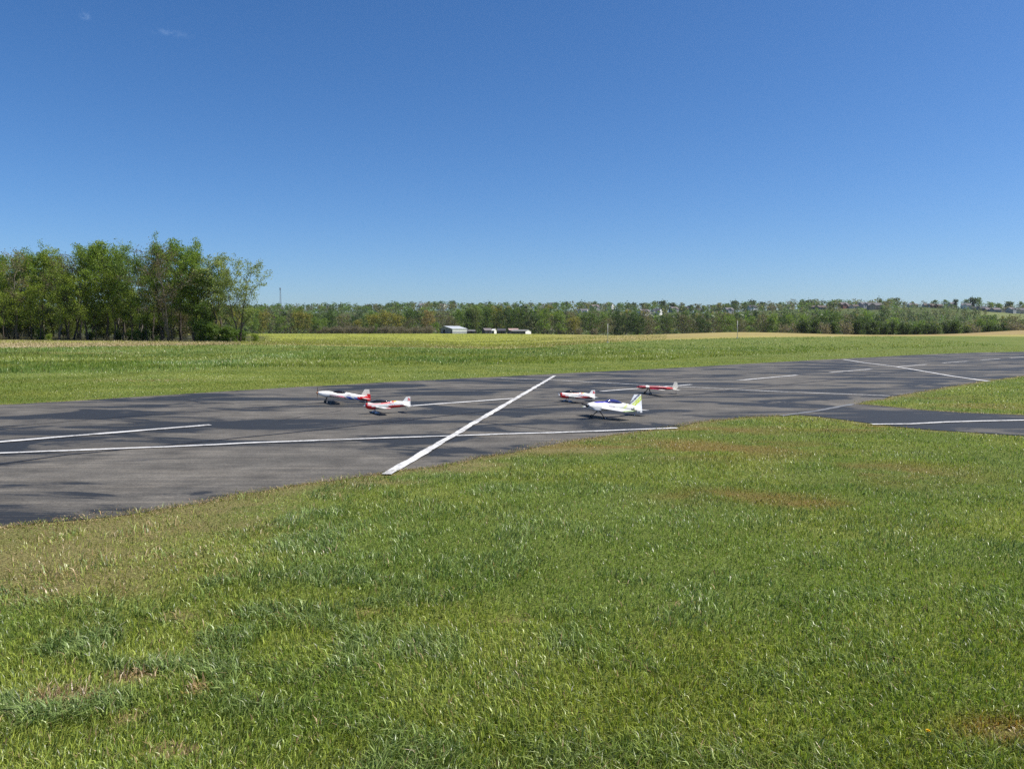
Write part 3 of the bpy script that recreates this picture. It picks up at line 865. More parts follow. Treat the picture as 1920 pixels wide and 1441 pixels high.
def slab(poly, y, th, colf, nx=14, nz=14):
    """upright plate with the outline poly (x, z), split fine enough to carry its colours"""
    import bmesh
    bm = bmesh.new()
    vs = [bm.verts.new((p[0], y - th / 2, p[1])) for p in poly]
    bm.faces.new(vs)
    xs = [p[0] for p in poly]; zs = [p[1] for p in poly]
    for k in range(1, nx):
        g = bm.verts[:] + bm.edges[:] + bm.faces[:]
        bmesh.ops.bisect_plane(bm, geom=g, plane_co=(min(xs) + (max(xs) - min(xs)) * k / nx, 0, 0), plane_no=(1, 0, 0))
    for k in range(1, nz):
        g = bm.verts[:] + bm.edges[:] + bm.faces[:]
        bmesh.ops.bisect_plane(bm, geom=g, plane_co=(0, 0, min(zs) + (max(zs) - min(zs)) * k / nz), plane_no=(0, 0, 1))
    r = bmesh.ops.extrude_face_region(bm, geom=bm.faces[:])
    for v in [q for q in r['geom'] if isinstance(q, bmesh.types.BMVert)]:
        v.co.y += th
    bmesh.ops.recalc_face_normals(bm, faces=bm.faces[:])
    me = bpy.data.meshes.new('plate'); bm.to_mesh(me); bm.free()
    a = me.color_attributes.new('col', 'FLOAT_COLOR', 'POINT')
    c = np.ones((len(me.vertices), 4), np.float32)
    for i, v in enumerate(me.vertices): c[i, :3] = colf(v.co.x, v.co.z)
    a.data.foreach_set('color', c.ravel())
    return me

def propeller(r, chord, ang, x, z, mat, parent):
    mb = MB()
    for s in (0, math.pi):
        vs = []; n = 8
        for i in range(n + 1):
            t = i / n; rr = 0.010 + (r - 0.010) * t
            c = chord * (0.5 + 1.1 * t - 1.15 * t * t); tw = math.radians(48 - 34 * t)
            for (u, th) in ((-0.5, 0), (0, 0.0022), (0.5, 0), (0, -0.0016)):
                lx = u * c * math.sin(tw) + th; ly = u * c * math.cos(tw)
                a = ang + s
                vs.append((x + lx, rr * math.cos(a) - ly * math.sin(a), z + rr * math.sin(a) + ly * math.cos(a)))
        fs = [(i * 4 + k, i * 4 + (k + 1) % 4, (i + 1) * 4 + (k + 1) % 4, (i + 1) * 4 + k) for i in range(n) for k in range(4)] + [(3, 2, 1, 0), (n * 4, n * 4 + 1, n * 4 + 2, n * 4 + 3)]
        mb.add(vs, fs)
    return link('propeller', mb.mesh('propeller'), mat, parent)

W_ = (0.80, 0.79, 0.76); CREAM = (0.76, 0.72, 0.62); RED_ = (0.55, 0.012, 0.016); DKRED = (0.20, 0.006, 0.014); BLUE = (0.02, 0.10, 0.55)
LBLUE = (0.28, 0.52, 0.72); NAVY = (0.012, 0.02, 0.07); LIME = (0.50, 0.62, 0.02); VIOLET = (0.035, 0.03, 0.36); GREY = (0.3, 0.3, 0.31); ORANGE = (0.72, 0.13, 0.02); YEL = (0.80, 0.50, 0.04); MAROON = (0.12, 0.01, 0.02)

def plane(name, label, px, py, rz, S):
    """S: a plane's measures in metres, x runs from the nose aft, heights above the ground it stands on"""
    gx, gy = gp(px, py, 0.010)
    root = tag(empty(name, (gx, gy, 0.010), rz), label, 'model plane', 'model planes parked on the runway')
    ox = S['gear_x']
    root.scale = S.get('scale', (1, 1, 1))
    R = lambda x: x - ox
    fus = [(R(a), b, c, d) for a, b, c, d in S['fus']]
    body = link('fuselage', loft(fus, lambda x, y, z: S['fus_col'](x + ox, y, z), e=S.get('e', 0.75), sub=90).mesh('fuselage', True), M_film, root)
    if 'canopy' in S:
        can = [(R(a), b, c, d) for a, b, c, d in S['canopy']]
        link('canopy', loft(can, lambda x, y, z: (0, 0, 0), e=1.0, sub=30).mesh('canopy', True), S['canopy_mat'], root)
    # spinner and propeller
    sx, sz, sr = S['spin']
    mb = MB(); mb.lathe([(R(sx) - 0.05 * k, sr * math.sqrt(max(0, 1 - k * k)) + 0.0008) for k in (0, 0.25, 0.5, 0.7, 0.85, 0.95, 1.0)], 'x', 14, (0, 0, sz))
    link('spinner', mb.mesh('spinner', True), S.get('spin_mat', M_black), root)
    if 'prop' in S:
        propeller(S['prop'][0], S['prop'][1], S['prop'][2], R(sx) - 0.014, sz, S['prop'][3], root)
    # wings: near wing is on -Y
    wg = S['wing']
    for s in (-1, 1):
        a = dict(x0=R(wg['x0']), z0=wg['z'], c0=wg['c0'], x1=R(wg['x1']), z1=wg['z1'], c1=wg['c1'], y0=s * wg['root'], y1=s * wg['span'], pitch=wg['pitch'], thick=wg.get('thick', 1))
        w = link('wing', wing_panel(colf=wg['col'], f0=0.0, f1=0.74, **a).mesh('wing', True), M_film, root)
        aa = dict(a); t0, t1 = 0.12, 0.97
        for q0, q1 in (('x0', 'x1'), ('z0', 'z1'), ('c0', 'c1'), ('y0', 'y1')):
            aa[q0] = a[q0] + (a[q1] - a[q0]) * t0; aa[q1] = a[q0] + (a[q1] - a[q0]) * t1
        link('aileron', wing_panel(colf=wg['col'], f0=0.755, f1=1.0, **aa).mesh('aileron'), M_film, w)
    # tailplane
    tp = S['tail']
    for s in (-1, 1):
        a = dict(x0=R(tp['x0']), z0=tp['z'], c0=tp['c0'], x1=R(tp['x1']), z1=tp['z'], c1=tp['c1'], y0=s * 0.004, y1=s * tp['span'], pitch=tp['pitch'], thick=0.55)
        st = link('stabilizer', wing_panel(colf=tp['col'], f0=0.0, f1=0.55, **a).mesh('stabilizer', True), M_film, root)
        b = dict(a); b['y0'] = s * 0.02
        link('elevator', wing_panel(colf=tp['col'], f0=0.57, f1=1.0, **b).mesh('elevator'), M_film, st)
    # fin and rudder
    fn = S['fin']
    f = link('fin', slab([(R(x), z) for x, z in fn['fin']], 0, 0.012, lambda x, z: fn['col'](x + ox, z)), M_film, root)
    link('rudder', slab([(R(x), z) for x, z in fn['rudder']], 0, 0.010, lambda x, z: fn['col'](x + ox, z)), M_film, f)
    # landing gear
    g = S['gear']
    for s in (-1, 1):
        mb = MB(); tw = g['track'] / 2; r = g['r']
        p0, p1, p2 = (g.get('dx', 0.0) + 0.0, s * 0.03, g['top']), (g.get('dx', 0) * 0.4, s * (0.03 + (tw - 0.03) * 0.55), r + (g['top'] - r) * 0.42), (0, s * (tw - 0.012), r)
        mb.tube([p0, p1, p2], [g['leg'], g['leg'] * 0.85, g['leg'] * 0.7], 8)
        link('landing_leg', mb.mesh('landing_leg', True), g['mat'], root)
        mb = MB(); wdt = r * 0.42
        mb.lathe([(s * tw - wdt, r * 0.6), (s * tw - wdt, r * 0.85), (s * tw - wdt * 0.6, r), (s * tw + wdt * 0.6, r), (s * tw + wdt, r * 0.85), (s * tw + wdt, r * 0.6)], 'y', 18, (0, 0, r))
        wh = link('wheel', mb.mesh('wheel', True), M_tyre, root)
        mb = MB(); mb.lathe([(s * tw - wdt * 1.15, r * 0.18), (s * tw - wdt * 1.08, r * 0.5), (s * tw + wdt * 1.08, r * 0.5), (s * tw + wdt * 1.15, r * 0.18)], 'y', 12, (0, 0, r))
        link('hub', mb.mesh('hub'), M_hub, wh)
        if g.get('pant'):
            L = g['pant']
            pst = [(-L * .45, r * 1.15, r * 1.05, .004), (-L * .38, r * 1.75, r * .62, .016), (-L * .2, r * 2.15, r * .42, .025), (0, r * 2.25, r * .42, .027), (L * .25, r * 2.0, r * .55, .022), (L * .5, r * 1.5, r * .95, .010), (L * .62, r * 1.25, r * 1.1, .003)]
            mb = loft(pst, lambda x, y, z: (0.5, 0.55, 0.65), 14, 0.9, 16)
            mb.v = [(x, y + s * tw, z) for x, y, z in mb.v]
            link('wheel_pant', mb.mesh('wheel_pant', True), M_pant, root)
    # tail wheel
    tx, tz, tr, tg = S['tailwheel']
    mb = MB(); mb.tube([(R(tx) - 0.03, 0, tz), (R(tx) - 0.005, 0, tg + tr * 1.8), (R(tx), 0.008, tg + tr)], 0.0028, 6)
    link('tail_strut', mb.mesh('tail_strut'), M_metal, root)
    mb = MB(); mb.lathe([(-0.005, tr * 0.7), (-0.004, tr), (0.004, tr), (0.005, tr * 0.7)], 'y', 14, (R(tx), 0, tg + tr))
    link('tail_wheel', mb.mesh('tail_wheel', True), S.get('tw_mat', M_tyre), root)
    if 'extra' in S: S['extra'](root, R)
    return root

# --- white plane with the red tail
def col_white_red(x, y, z):
    if x > 1.205 - (z - 0.06) * 0.9 and z > 0.0: return RED_
    c = 0.152 - (x - 0.45) * 0.065           # lower colour band along the side
    if x > 0.62 and z < c:
        u = x + (z - 0.06) * 1.4
        if u < 0.72: return (0.45, 0.02, 0.06)
        if u < 0.775: return W_
        if u < 0.86: return BLUE
        if u < 0.885: return LBLUE
        if u < 0.925: return W_
        if u < 0.985: return BLUE
        if z < 0.062: return MAROON if u < 1.15 else RED_
        return RED_
    if x > 0.98 and z < 0.132: return RED_
    if 0.70 < x < 0.775 and abs(z - (0.188 - (x - 0.70) * 0.12)) < 0.006: return GREY
    return W_
def fin_white_red(x, z):
    if x > 1.225 - (z - 0.05) * 0.42 + 0.0 and z < 0.185: return RED_
    if z < 0.115: return RED_
    if 1.14 < x < 1.18 and abs(z - 0.245) < 0.006: return (0.1, 0.1, 0.1)
    return CREAM
plane('model_plane', 'white model plane with smoked canopy, blue slash and red rear fuselage', 611.5, 755.2, math.radians(20), dict(
    gear_x=0.19, e=0.8,
    fus=[(0, .272, .222, .028), (.03, .284, .196, .045), (.09, .289, .166, .058), (.17, .290, .140, .064), (.26, .286, .129, .066), (.34, .270, .123, .068), (.45, .236, .112, .068), (.62, .226, .092, .062), (.655, .243, .088, .058), (.68, .246, .086, .055), (.86, .204, .062, .040), (1.03, .167, .041, .026), (1.14, .150, .030, .016), (1.20, .138, .022, .010)],
    fus_col=col_white_red,
    canopy=[(.325, .272, .262, .012), (.37, .288, .250, .036), (.43, .300, .236, .048), (.50, .304, .228, .052), (.57, .292, .220, .050), (.62, .272, .216, .042), (.66, .248, .226, .026)], canopy_mat=M_glass,
    spin=(0.005, .250, .026), spin_mat=M_prop_wood, prop=(.155, .030, math.radians(97), M_prop_wood),
    wing=dict(x0=.26, x1=.335, z=.190, z1=.196, c0=.34, c1=.22, root=.05, span=.64, pitch=.115, thick=1.1, col=lambda t, a, up: ((0.10, 0.05, 0.06) if a < 0.55 else (0.42, 0.02, 0.06)) if t < 0.94 else MAROON),
    tail=dict(x0=1.03, x1=1.09, z=.098, c0=.20, c1=.14, span=.24, pitch=.1, col=lambda t, a, up: W_ if t > 0.35 else RED_),
    fin=dict(fin=[(1.03, .158), (1.115, .306), (1.175, .308), (1.175, .05), (1.10, .05)], rudder=[(1.178, .05), (1.178, .308), (1.235, .304), (1.243, .22), (1.262, .16), (1.268, .03), (1.178, .016)], col=fin_white_red),
    gear=dict(top=.132, track=.40, r=.030, leg=.0105, mat=M_black, dx=.02),
    tailwheel=(1.17, .03, .011, 0.0)))

# --- the two red and white planes with wheel pants
def col_redwhite(x, y, z):
    zs = 0.178 - x * 0.10                      # cheek line
    if x < 0.045 and z > 0.20: return (0.45, 0.02, 0.02)
    if x < 0.225 - (z - 0.09) * 0.55 and z < 0.202 - x * 0.32: return RED_
    if abs(z - (0.208 - 0.018 * x)) < 0.009 and 0.05 < x < 0.60: return (0.70, 0.12, 0.12)
    if 0.545 < x < 0.64 and z > 0.197: return ORANGE if x < 0.60 else YEL
    if 0.53 < x < 0.545 and z > 0.2: return W_
    if 0.64 <= x < 0.69 and z > 0.205: return (0.8, 0.66, 0.3)
    if x > 0.40 and z < 0.128 - abs(x - 0.56) * 0.055 and x < 0.86: return RED_ if x < 0.74 else DKRED
    if 0.735 < x < 0.755 and 0.095 < z < 0.125: return NAVY
    if x > 0.765 and x < 0.86 and 0.085 < z < 0.118: return (0.25, 0.05, 0.04)
    if 0.46 < x < 0.66 and abs(z - (0.158 + 0.02 * math.sin(x * 40))) < 0.006: return (0.45, 0.5, 0.66)
    return W_
def fin_redwhite(x, z):
    d = math.hypot((x - 0.925) * 1.0, (z - 0.215))
    if d < 0.028 and not (abs(x - 0.925) > 0.004 and abs(z - 0.215) < 0.006): return (0.62, 0.08, 0.09)
    if abs(z - 0.190) < 0.005 and x > 0.86: return (0.62, 0.08, 0.09)
    return W_
def redwhite(lift):
    up = lambda x: lift * max(0.0, x - 0.21) / 0.70
    sh = lambda lst: [(a, b + up(a), c + up(a), d) for a, b, c, d in lst]
    zf = lambda x, z: z - up(x)
    pf = lambda lst: [(x, z + up(x)) for x, z in lst]
    return dict(
        gear_x=0.21, e=0.8,
        fus=sh([(0, .215, .135, .030), (.02, .226, .118, .042), (.07, .235, .097, .052), (.14, .234, .089, .056), (.30, .226, .086, .058), (.45, .220, .079, .056), (.545, .223, .076, .050), (.64, .214, .072, .042), (.78, .190, .068, .028), (.86, .176, .062, .016), (.93, .160, .056, .008)]),
        fus_col=lambda x, y, z: col_redwhite(x, y, z - up(x)),
        canopy=sh([(.075, .234, .226, .012), (.13, .260, .220, .036), (.19, .282, .210, .046), (.25, .290, .206, .050), (.33, .281, .204, .050), (.42, .257, .206, .046), (.50, .230, .208, .036), (.54, .224, .214, .02)]), canopy_mat=M_glass,
        spin=(0.005, .172, .020), spin_mat=M_white, prop=(.115, .022, math.radians(25) if lift == 0 else math.radians(112), M_white),
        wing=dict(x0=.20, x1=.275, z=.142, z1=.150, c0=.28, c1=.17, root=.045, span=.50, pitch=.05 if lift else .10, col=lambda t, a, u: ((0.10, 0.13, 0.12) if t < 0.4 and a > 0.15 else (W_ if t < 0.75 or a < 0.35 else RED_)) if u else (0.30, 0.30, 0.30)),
        tail=dict(x0=.80, x1=.845, z=.106 + up(.8), c0=.17, c1=.11, span=.20, pitch=.04, col=lambda t, a, u: W_),
        fin=dict(fin=pf([(.795, .182), (.868, .270), (.905, .272), (.905, .06), (.86, .06)]), rudder=pf([(.908, .05), (.908, .272), (.962, .270), (.964, .05)]), col=lambda x, z: fin_redwhite(x, z - up(x))),
        gear=dict(top=.090, track=.27, r=.021, leg=.0070, mat=M_pant, dx=-.015, pant=.105),
        tailwheel=(.875, .062 + up(.87), .010, up(.87)), tw_mat=M_white if lift else M_tyre)
plane('model_plane', 'red nosed white model plane, tail held up, beside the white plane with red tail', 704.0, 775.0, math.radians(22), redwhite(0.062))
plane('model_plane', 'red nosed white model plane behind the plane with violet canopy', 1064.5, 753.2, math.radians(22), redwhite(0.0))

# --- white plane with violet canopy and lime stripes
def col_lime(x, y, z):
    if 0.16 < x < 0.56 and z > 0.318 - (x - 0.16) * 0.075: return VIOLET if not (0.30 < x < 0.40 and z < 0.315) else (0.45, 0.42, 0.75)
    if 0.46 < x < 0.60 and abs(z - (0.232 - (x - 0.46) * 0.08)) < 0.008: return (0.10, 0.08, 0.16)
    if 0.80 < x < 0.93 and abs(z - (0.150 + (x - 0.80) * 0.7)) < 0.030: return (0.66, 0.74, 0.30)
    if x > 1.02 and z < 0.155 and x < 1.12: return (0.13, 0.20, 0.03) if (int((x + z) * 60) % 2) else NAVY
    return W_
def fin_lime(x, z):
    s = z - (0.218 + (x - 1.0) * 0.78)
    if 0.0 < s - 0.003 < 0.036: return NAVY
    if -0.076 < s < -0.030: return (0.55, 0.66, 0.10)
    if -0.134 < s < -0.088 and x > 1.10: return LIME
    if -0.088 <= s <= -0.076: return W_
    return (0.74, 0.76, 0.80)
def scoop(root, R):
    mb = loft([(R(.10), .236, .200, .055), (R(.17), .240, .158, .064), (R(.235), .238, .146, .066), (R(.30), .236, .146, .062)], lambda x, y, z: (0.72, 0.74, 0.76), 16, 0.6, 12)
    link('cowl_scoop', mb.mesh('cowl_scoop', True), M_film, root)
plane('model_plane', 'white model plane with violet canopy and lime and navy striped fin', 1121.5, 784.2, math.radians(35), dict(scale=(1.15, 1.0, 1.0),
    gear_x=0.27, e=0.8,
    fus=[(0.03, .306, .226, .044), (.05, .316, .205, .055), (.12, .330, .176, .066), (.20, .336, .152, .070), (.29, .338, .146, .072), (.42, .330, .142, .072), (.55, .300, .136, .070), (.75, .276, .122, .062), (.815, .278, .118, .056), (.84, .276, .116, .053), (.95, .250, .106, .040), (1.08, .216, .092, .024), (1.17, .19, .082, .012)],
    fus_col=col_lime,
    canopy=[(.40, .332, .318, .012), (.45, .350, .300, .040), (.52, .366, .284, .054), (.60, .366, .274, .058), (.69, .344, .266, .056), (.76, .312, .264, .046), (.815, .282, .266, .026)], canopy_mat=M_glass_violet,
    spin=(0.035, .270, .034), spin_mat=M_black, prop=(.185, .032, math.radians(10), M_black),
    wing=dict(x0=.30, x1=.36, z=.205, z1=.178, c0=.36, c1=.27, root=.055, span=.66, pitch=.025, thick=1.15, col=lambda t, a, up: ((W_ if t < 0.86 else (0.30, 0.42, 0.04)) if not (0.15 < t < 0.30 and a > .5) else (0.10, 0.28, 0.05)) if not (t > 0.97) else (0.05, 0.09, 0.03)),
    tail=dict(x0=1.08, x1=1.15, z=.126, c0=.21, c1=.13, span=.27, pitch=.08, col=lambda t, a, up: W_),
    fin=dict(fin=[(1.00, .236), (1.115, .430), (1.165, .430), (1.165, .085), (1.11, .09)], rudder=[(1.168, .07), (1.168, .430), (1.285, .425), (1.318, .047), (1.20, .050)], col=fin_lime),
    gear=dict(top=.146, track=.40, r=.030, leg=.0095, mat=M_black, dx=.01),
    tailwheel=(1.135, .09, .012, 0.0), tw_mat=M_white, extra=scoop))

# --- slim red plane
def col_slim(x, y, z):
    if 0.215 < x < 0.32: return CREAM if z > 0.19 else (0.65, 0.45, 0.42)
    if x > 0.83 and z < 0.19: return (0.62, 0.012, 0.02)
    return (0.27, 0.006, 0.022)
def hatch(root, R):
    mb = MB(); mb.box(R(.225), R(.30), -.02, .02, .238, .252)
    link('wing_clamp', mb.mesh('wing_clamp'), M_white, root)
plane('model_plane', 'slim dark red model plane with cream fin and stout black legs', 1214.5, 739.2, math.radians(15), dict(
    gear_x=0.29, e=0.85,
    fus=[(0, .232, .182, .018), (.02, .240, .174, .034), (.10, .245, .170, .040), (.22, .244, .170, .042), (.32, .240, .164, .044), (.46, .234, .152, .044), (.61, .228, .142, .044), (.72, .218, .133, .040), (.83, .203, .125, .034), (.95, .186, .124, .024), (1.04, .172, .132, .012)],
    fus_col=col_slim,
    spin=(0.0, .207, .016), spin_mat=plain('dark_red_spinner', (0.3, 0.008, 0.02), 0.35),
    wing=dict(x0=.30, x1=.36, z=.160, z1=.168, c0=.27, c1=.17, root=.035, span=.66, pitch=.06, col=lambda t, a, up: (CREAM if t > 0.8 else (0.36, 0.008, 0.03)) if up else ((0.14, 0.15, 0.06) if t < 0.8 else CREAM)),
    tail=dict(x0=1.04, x1=1.08, z=.122, c0=.15, c1=.10, span=.22, pitch=.03, col=lambda t, a, up: CREAM),
    fin=dict(fin=[(1.00, .130), (1.085, .328), (1.13, .334), (1.13, .130)], rudder=[(1.132, .130), (1.132, .334), (1.175, .325), (1.205, .185), (1.15, .128)], col=lambda x, z: CREAM),
    gear=dict(top=.170, track=.36, r=.036, leg=.0140, mat=M_black, dx=.03),
    tailwheel=(1.15, .122, .013, 0.0), extra=hatch))
# ------------------------------------------------------------------ trees
def bark(name, c):
    m, nt, b = new_mat(name)
    tc = nt.nodes.new('ShaderNodeTexCoord')
    f = noise(nt, tc.outputs['Object'], 3, 5, 0.7)
    nt.links.new(ramp(nt, f, [(0.3, tuple(q * 0.6 for q in c)), (0.7, tuple(q * 1.3 for q in c))]), b.inputs['Base Color'])
    b.inputs['Roughness'].default_value = 0.95; b.inputs['Specular IOR Level'].default_value = 0.15
    return m
M_bark = bark('bark', (0.085, 0.070, 0.055))
M_bark_grey = bark('grey_bark', (0.14, 0.125, 0.105))

def tree_meshes(seed, Ht, R, first=0.3, stems=1, limbs=14, subs=6, twigs=4, leaves=9, leaf=0.16, cl=0.45, up=0.75, sides=(8, 5, 4, 3), col=((0.075, 0.125, 0.022), (0.15, 0.19, 0.035)), thick=1.0, droop=0.0, bare=0.0, top=1.0, low=False):
    """a tapered trunk with limbs, branches and twigs (one skin) and leaves spread round the twigs"""
    rg = random.Random(seed); npr = np.random.RandomState(seed)
    mb = MB(); tips = []
    def rnd(): return Vector((rg.gauss(0, 1), rg.gauss(0, 1), rg.gauss(0, 1)))
    for s in range(stems):
        ph = rg.uniform(0, 6.28); tilt = 0.0 if stems == 1 else rg.uniform(0.10, 0.22)
        hh = Ht * (rg.uniform(0.85, 0.93) if s == 0 else rg.uniform(0.65, 0.85)) * top
        base = Vector((math.cos(ph), math.sin(ph), 0)) * (0.0 if stems == 1 else 0.25)
        n = 9; pts = []; off = Vector((0, 0, 0))
        for i in range(n + 1):
            t = i / n
            off += Vector((rg.gauss(0, 1), rg.gauss(0, 1), 0)) * Ht * 0.011
            pts.append(base + off + Vector((math.cos(ph) * tilt * hh * t, math.sin(ph) * tilt * hh * t, hh * t - (0.3 if i == 0 else 0))))
        r0 = Ht * 0.0135 * thick * (1 if stems == 1 else 0.8)
        rad = [r0 * ((1.35 if i == 0 else 1.0) * (1 - 0.88 * (i / n))) for i in range(n + 1)]
        mb.tube(pts, rad, sides[0])
        nl = limbs if stems == 1 else max(4, limbs // stems)
        for k in range(nl):
            t = first + (1 - first) * (k + rg.random() * 0.8) / nl
            t = min(t, 0.99)
            i = min(int(t * n), n - 1); p = pts[i].lerp(pts[i + 1], t * n - i)
            az = k * 2.39996 + rg.uniform(-0.5, 0.5) + ph
            env = math.sin(math.pi * min(1, max(0.05, (t - first) / (1.12 - first))) ** 0.75)
            L = R * (0.45 + 0.75 * env) * rg.uniform(0.75, 1.15)
            el = up * rg.uniform(0.6, 1.2) * (0.65 + 0.6 * t)
            d = Vector((math.cos(az) * math.cos(el), math.sin(az) * math.cos(el), math.sin(el)))
            r1 = max(0.02, rad[i] * 0.55)
            lp = [p]; m = 5
            for j in range(m):
                d = (d + rnd() * 0.16 + Vector((0, 0, 0.10 - droop))).normalized()
                lp.append(lp[-1] + d * L / m)
            mb.tube(lp, [r1 * (1 - 0.8 * j / m) for j in range(m + 1)], sides[1], False)
            for q in range(subs):
                u = 0.25 + 0.75 * (q + rg.random()) / subs
                u = min(u, 0.999); jj = int(u * m); p2 = lp[jj].lerp(lp[jj + 1], u * m - jj)
                d2 = (d * 0.6 + rnd() * 0.75 + Vector((0, 0, 0.25 - droop))).normalized()
                L2 = L * rg.uniform(0.28, 0.5)
                p3 = p2 + d2 * L2 * 0.5; d3 = (d2 + rnd() * 0.3 + Vector((0, 0, 0.15 - 2 * droop))).normalized(); p4 = p3 + d3 * L2 * 0.5
                r2 = max(0.012, r1 * 0.35) * (1.0 if not low else 1.6)
                mb.tube([p2, p3, p4], [r2, r2 * 0.7, r2 * 0.4], sides[2], False)
                tips.append((p4, 1.0)); tips.append((p3, 0.7))
                for w in range(twigs):
                    a = p2.lerp(p4, rg.uniform(0.3, 1)); dd = (d3 * 0.5 + rnd() * 0.8).normalized()
                    b = a + dd * L2 * rg.uniform(0.25, 0.55) + Vector((0, 0, -droop * L2))
                    if sides[3]: mb.tube([a, b], [r2 * 0.4, r2 * 0.18], sides[3], False)
                    tips.append((b, 1.0)); tips.append((a.lerp(b, 0.5), 0.6))
    trunk = mb.mesh('trunk', True, fix=False)
    C = np.array([tuple(p) for p, _ in tips]); Wt = np.array([w for _, w in tips])
    keepc = npr.rand(len(C)) > bare
    C, Wt = C[keepc], Wt[keepc]
    cnt = npr.poisson(leaves * Wt)
    idx = np.repeat(np.arange(len(C)), cnt)
    n = len(idx)
    P = C[idx] + npr.normal(0, cl, (n, 3)) * np.array([1, 1, 0.7])
    a = npr.normal(0, 1, (n, 3)); a /= np.linalg.norm(a, axis=1)[:, None]
    b = np.cross(a, npr.normal(0, 1, (n, 3))); b /= np.linalg.norm(b, axis=1)[:, None]
    sz = leaf * npr.uniform(0.6, 1.4, n)
    a *= sz[:, None]; b *= (sz * 0.55)[:, None]
    V = np.stack([P - a, P + b, P + a, P - b], 1).reshape(-1, 3)
    tone = npr.rand(len(C))[idx] * 0.6 + npr.rand(n) * 0.4
    cc = np.array(col[0]) * (1 - tone[:, None]) + np.array(col[1]) * tone[:, None]
    cc = cc * npr.uniform(0.8, 1.2, (n, 1))
    crown = np_mesh('crown', V, np.full(n, 4), np.arange(4 * n), np.repeat(cc, 4, 0))
    return trunk, crown

M_leaf = foliage('leaves', tint=(1.0, 1.0, 1.0), trans=0.5, rough=0.5, spec=0.3)

PROTO = {}
def proto(key, bk=None, **kw):
    t, c = tree_meshes(**kw)
    t.materials.append(bk or M_bark); c.materials.append(M_leaf)
    zc = np.zeros(len(c.vertices) * 3, np.float32); c.vertices.foreach_get('co', zc)
    PROTO[key] = (t, c, float(np.percentile(zc[2::3], 99.3)))

def put_tree(key, x, y, h, label, group, rz=0, name='tree', cat='tree', wide=1.0, sink=0.1):
    t, c, h0 = PROTO[key]
    s = h / h0
    r = tag(empty(name, (x, y, float(gz(x, y)) - sink), rz, (s * wide, s * wide, s)), label, cat, group)
    link('trunk', t, None, r); link('crown', c, None, r)
    return r

# ------------------------------------------------------------------ the wood on the left
GREEN = ((0.100, 0.170, 0.026), (0.235, 0.310, 0.050)); DEEP = ((0.065, 0.120, 0.022), (0.150, 0.215, 0.038)); PALE = ((0.17, 0.215, 0.07), (0.28, 0.32, 0.11)); YEG = ((0.145, 0.205, 0.032), (0.285, 0.345, 0.055)); BUD = ((0.16, 0.14, 0.08), (0.24, 0.20, 0.11))
proto('full_a', seed=1, Ht=17, R=5.2, first=0.33, limbs=17, subs=7, twigs=4, leaves=12, leaf=0.135, cl=0.33, col=GREEN)
proto('full_b', seed=2, Ht=17, R=4.6, first=0.40, stems=2, limbs=18, subs=7, twigs=4, leaves=12, leaf=0.135, cl=0.33, col=YEG)
proto('full_c', seed=3, Ht=18, R=4.4, first=0.30, limbs=18, subs=6, twigs=4, leaves=12, leaf=0.135, cl=0.32, up=0.9, col=GREEN)
proto('deep', seed=4, Ht=17, R=4.0, first=0.18, limbs=20, subs=6, twigs=4, leaves=11, leaf=0.14, cl=0.45, up=0.6, col=DEEP)
proto('tall_bud', seed=5, Ht=17, R=3.0, first=0.38, limbs=15, subs=6, twigs=4, leaves=1.6, leaf=0.14, cl=0.35, up=0.95, col=BUD, thick=0.8, bk=M_bark_grey)
proto('brown', seed=6, Ht=16, R=4.2, first=0.28, stems=2, limbs=18, subs=7, twigs=5, leaves=2.2, leaf=0.13, cl=0.35, col=((0.10, 0.075, 0.05), (0.15, 0.135, 0.06)), bk=M_bark_grey)
proto('open_a', seed=8, Ht=15, R=3.6, first=0.38, stems=2, limbs=16, subs=6, twigs=5, leaves=7, leaf=0.13, cl=0.30, up=0.85, col=PALE, thick=1.2)
proto('open_b', seed=19, Ht=14, R=4.6, first=0.22, stems=2, limbs=18, subs=6, twigs=5, leaves=8, leaf=0.13, cl=0.30, up=0.80, col=PALE, thick=1.25)
proto('thin', seed=10, Ht=14, R=2.4, first=0.30, limbs=12, subs=5, twigs=3, leaves=6, leaf=0.14, cl=0.4, up=0.9, col=YEG, thick=0.75)
proto('shrub_a', seed=11, Ht=3.2, R=1.7, first=0.08, stems=4, limbs=16, subs=5, twigs=3, leaves=8, leaf=0.13, cl=0.30, up=0.7, col=DEEP, thick=0.7, sides=(5, 3, 3, 0))
proto('shrub_b', seed=12, Ht=3.5, R=1.6, first=0.08, stems=4, limbs=16, subs=5, twigs=3, leaves=5, leaf=0.13, cl=0.32, up=0.9, col=YEG, thick=0.7, sides=(5, 3, 3, 0))
proto('shrub_c', seed=13, Ht=5.0, R=1.8, first=0.10, stems=3, limbs=15, subs=5, twigs=4, leaves=1.2, leaf=0.12, cl=0.3, up=0.9, col=BUD, thick=0.7, sides=(5, 3, 3, 3), bk=M_bark_grey)

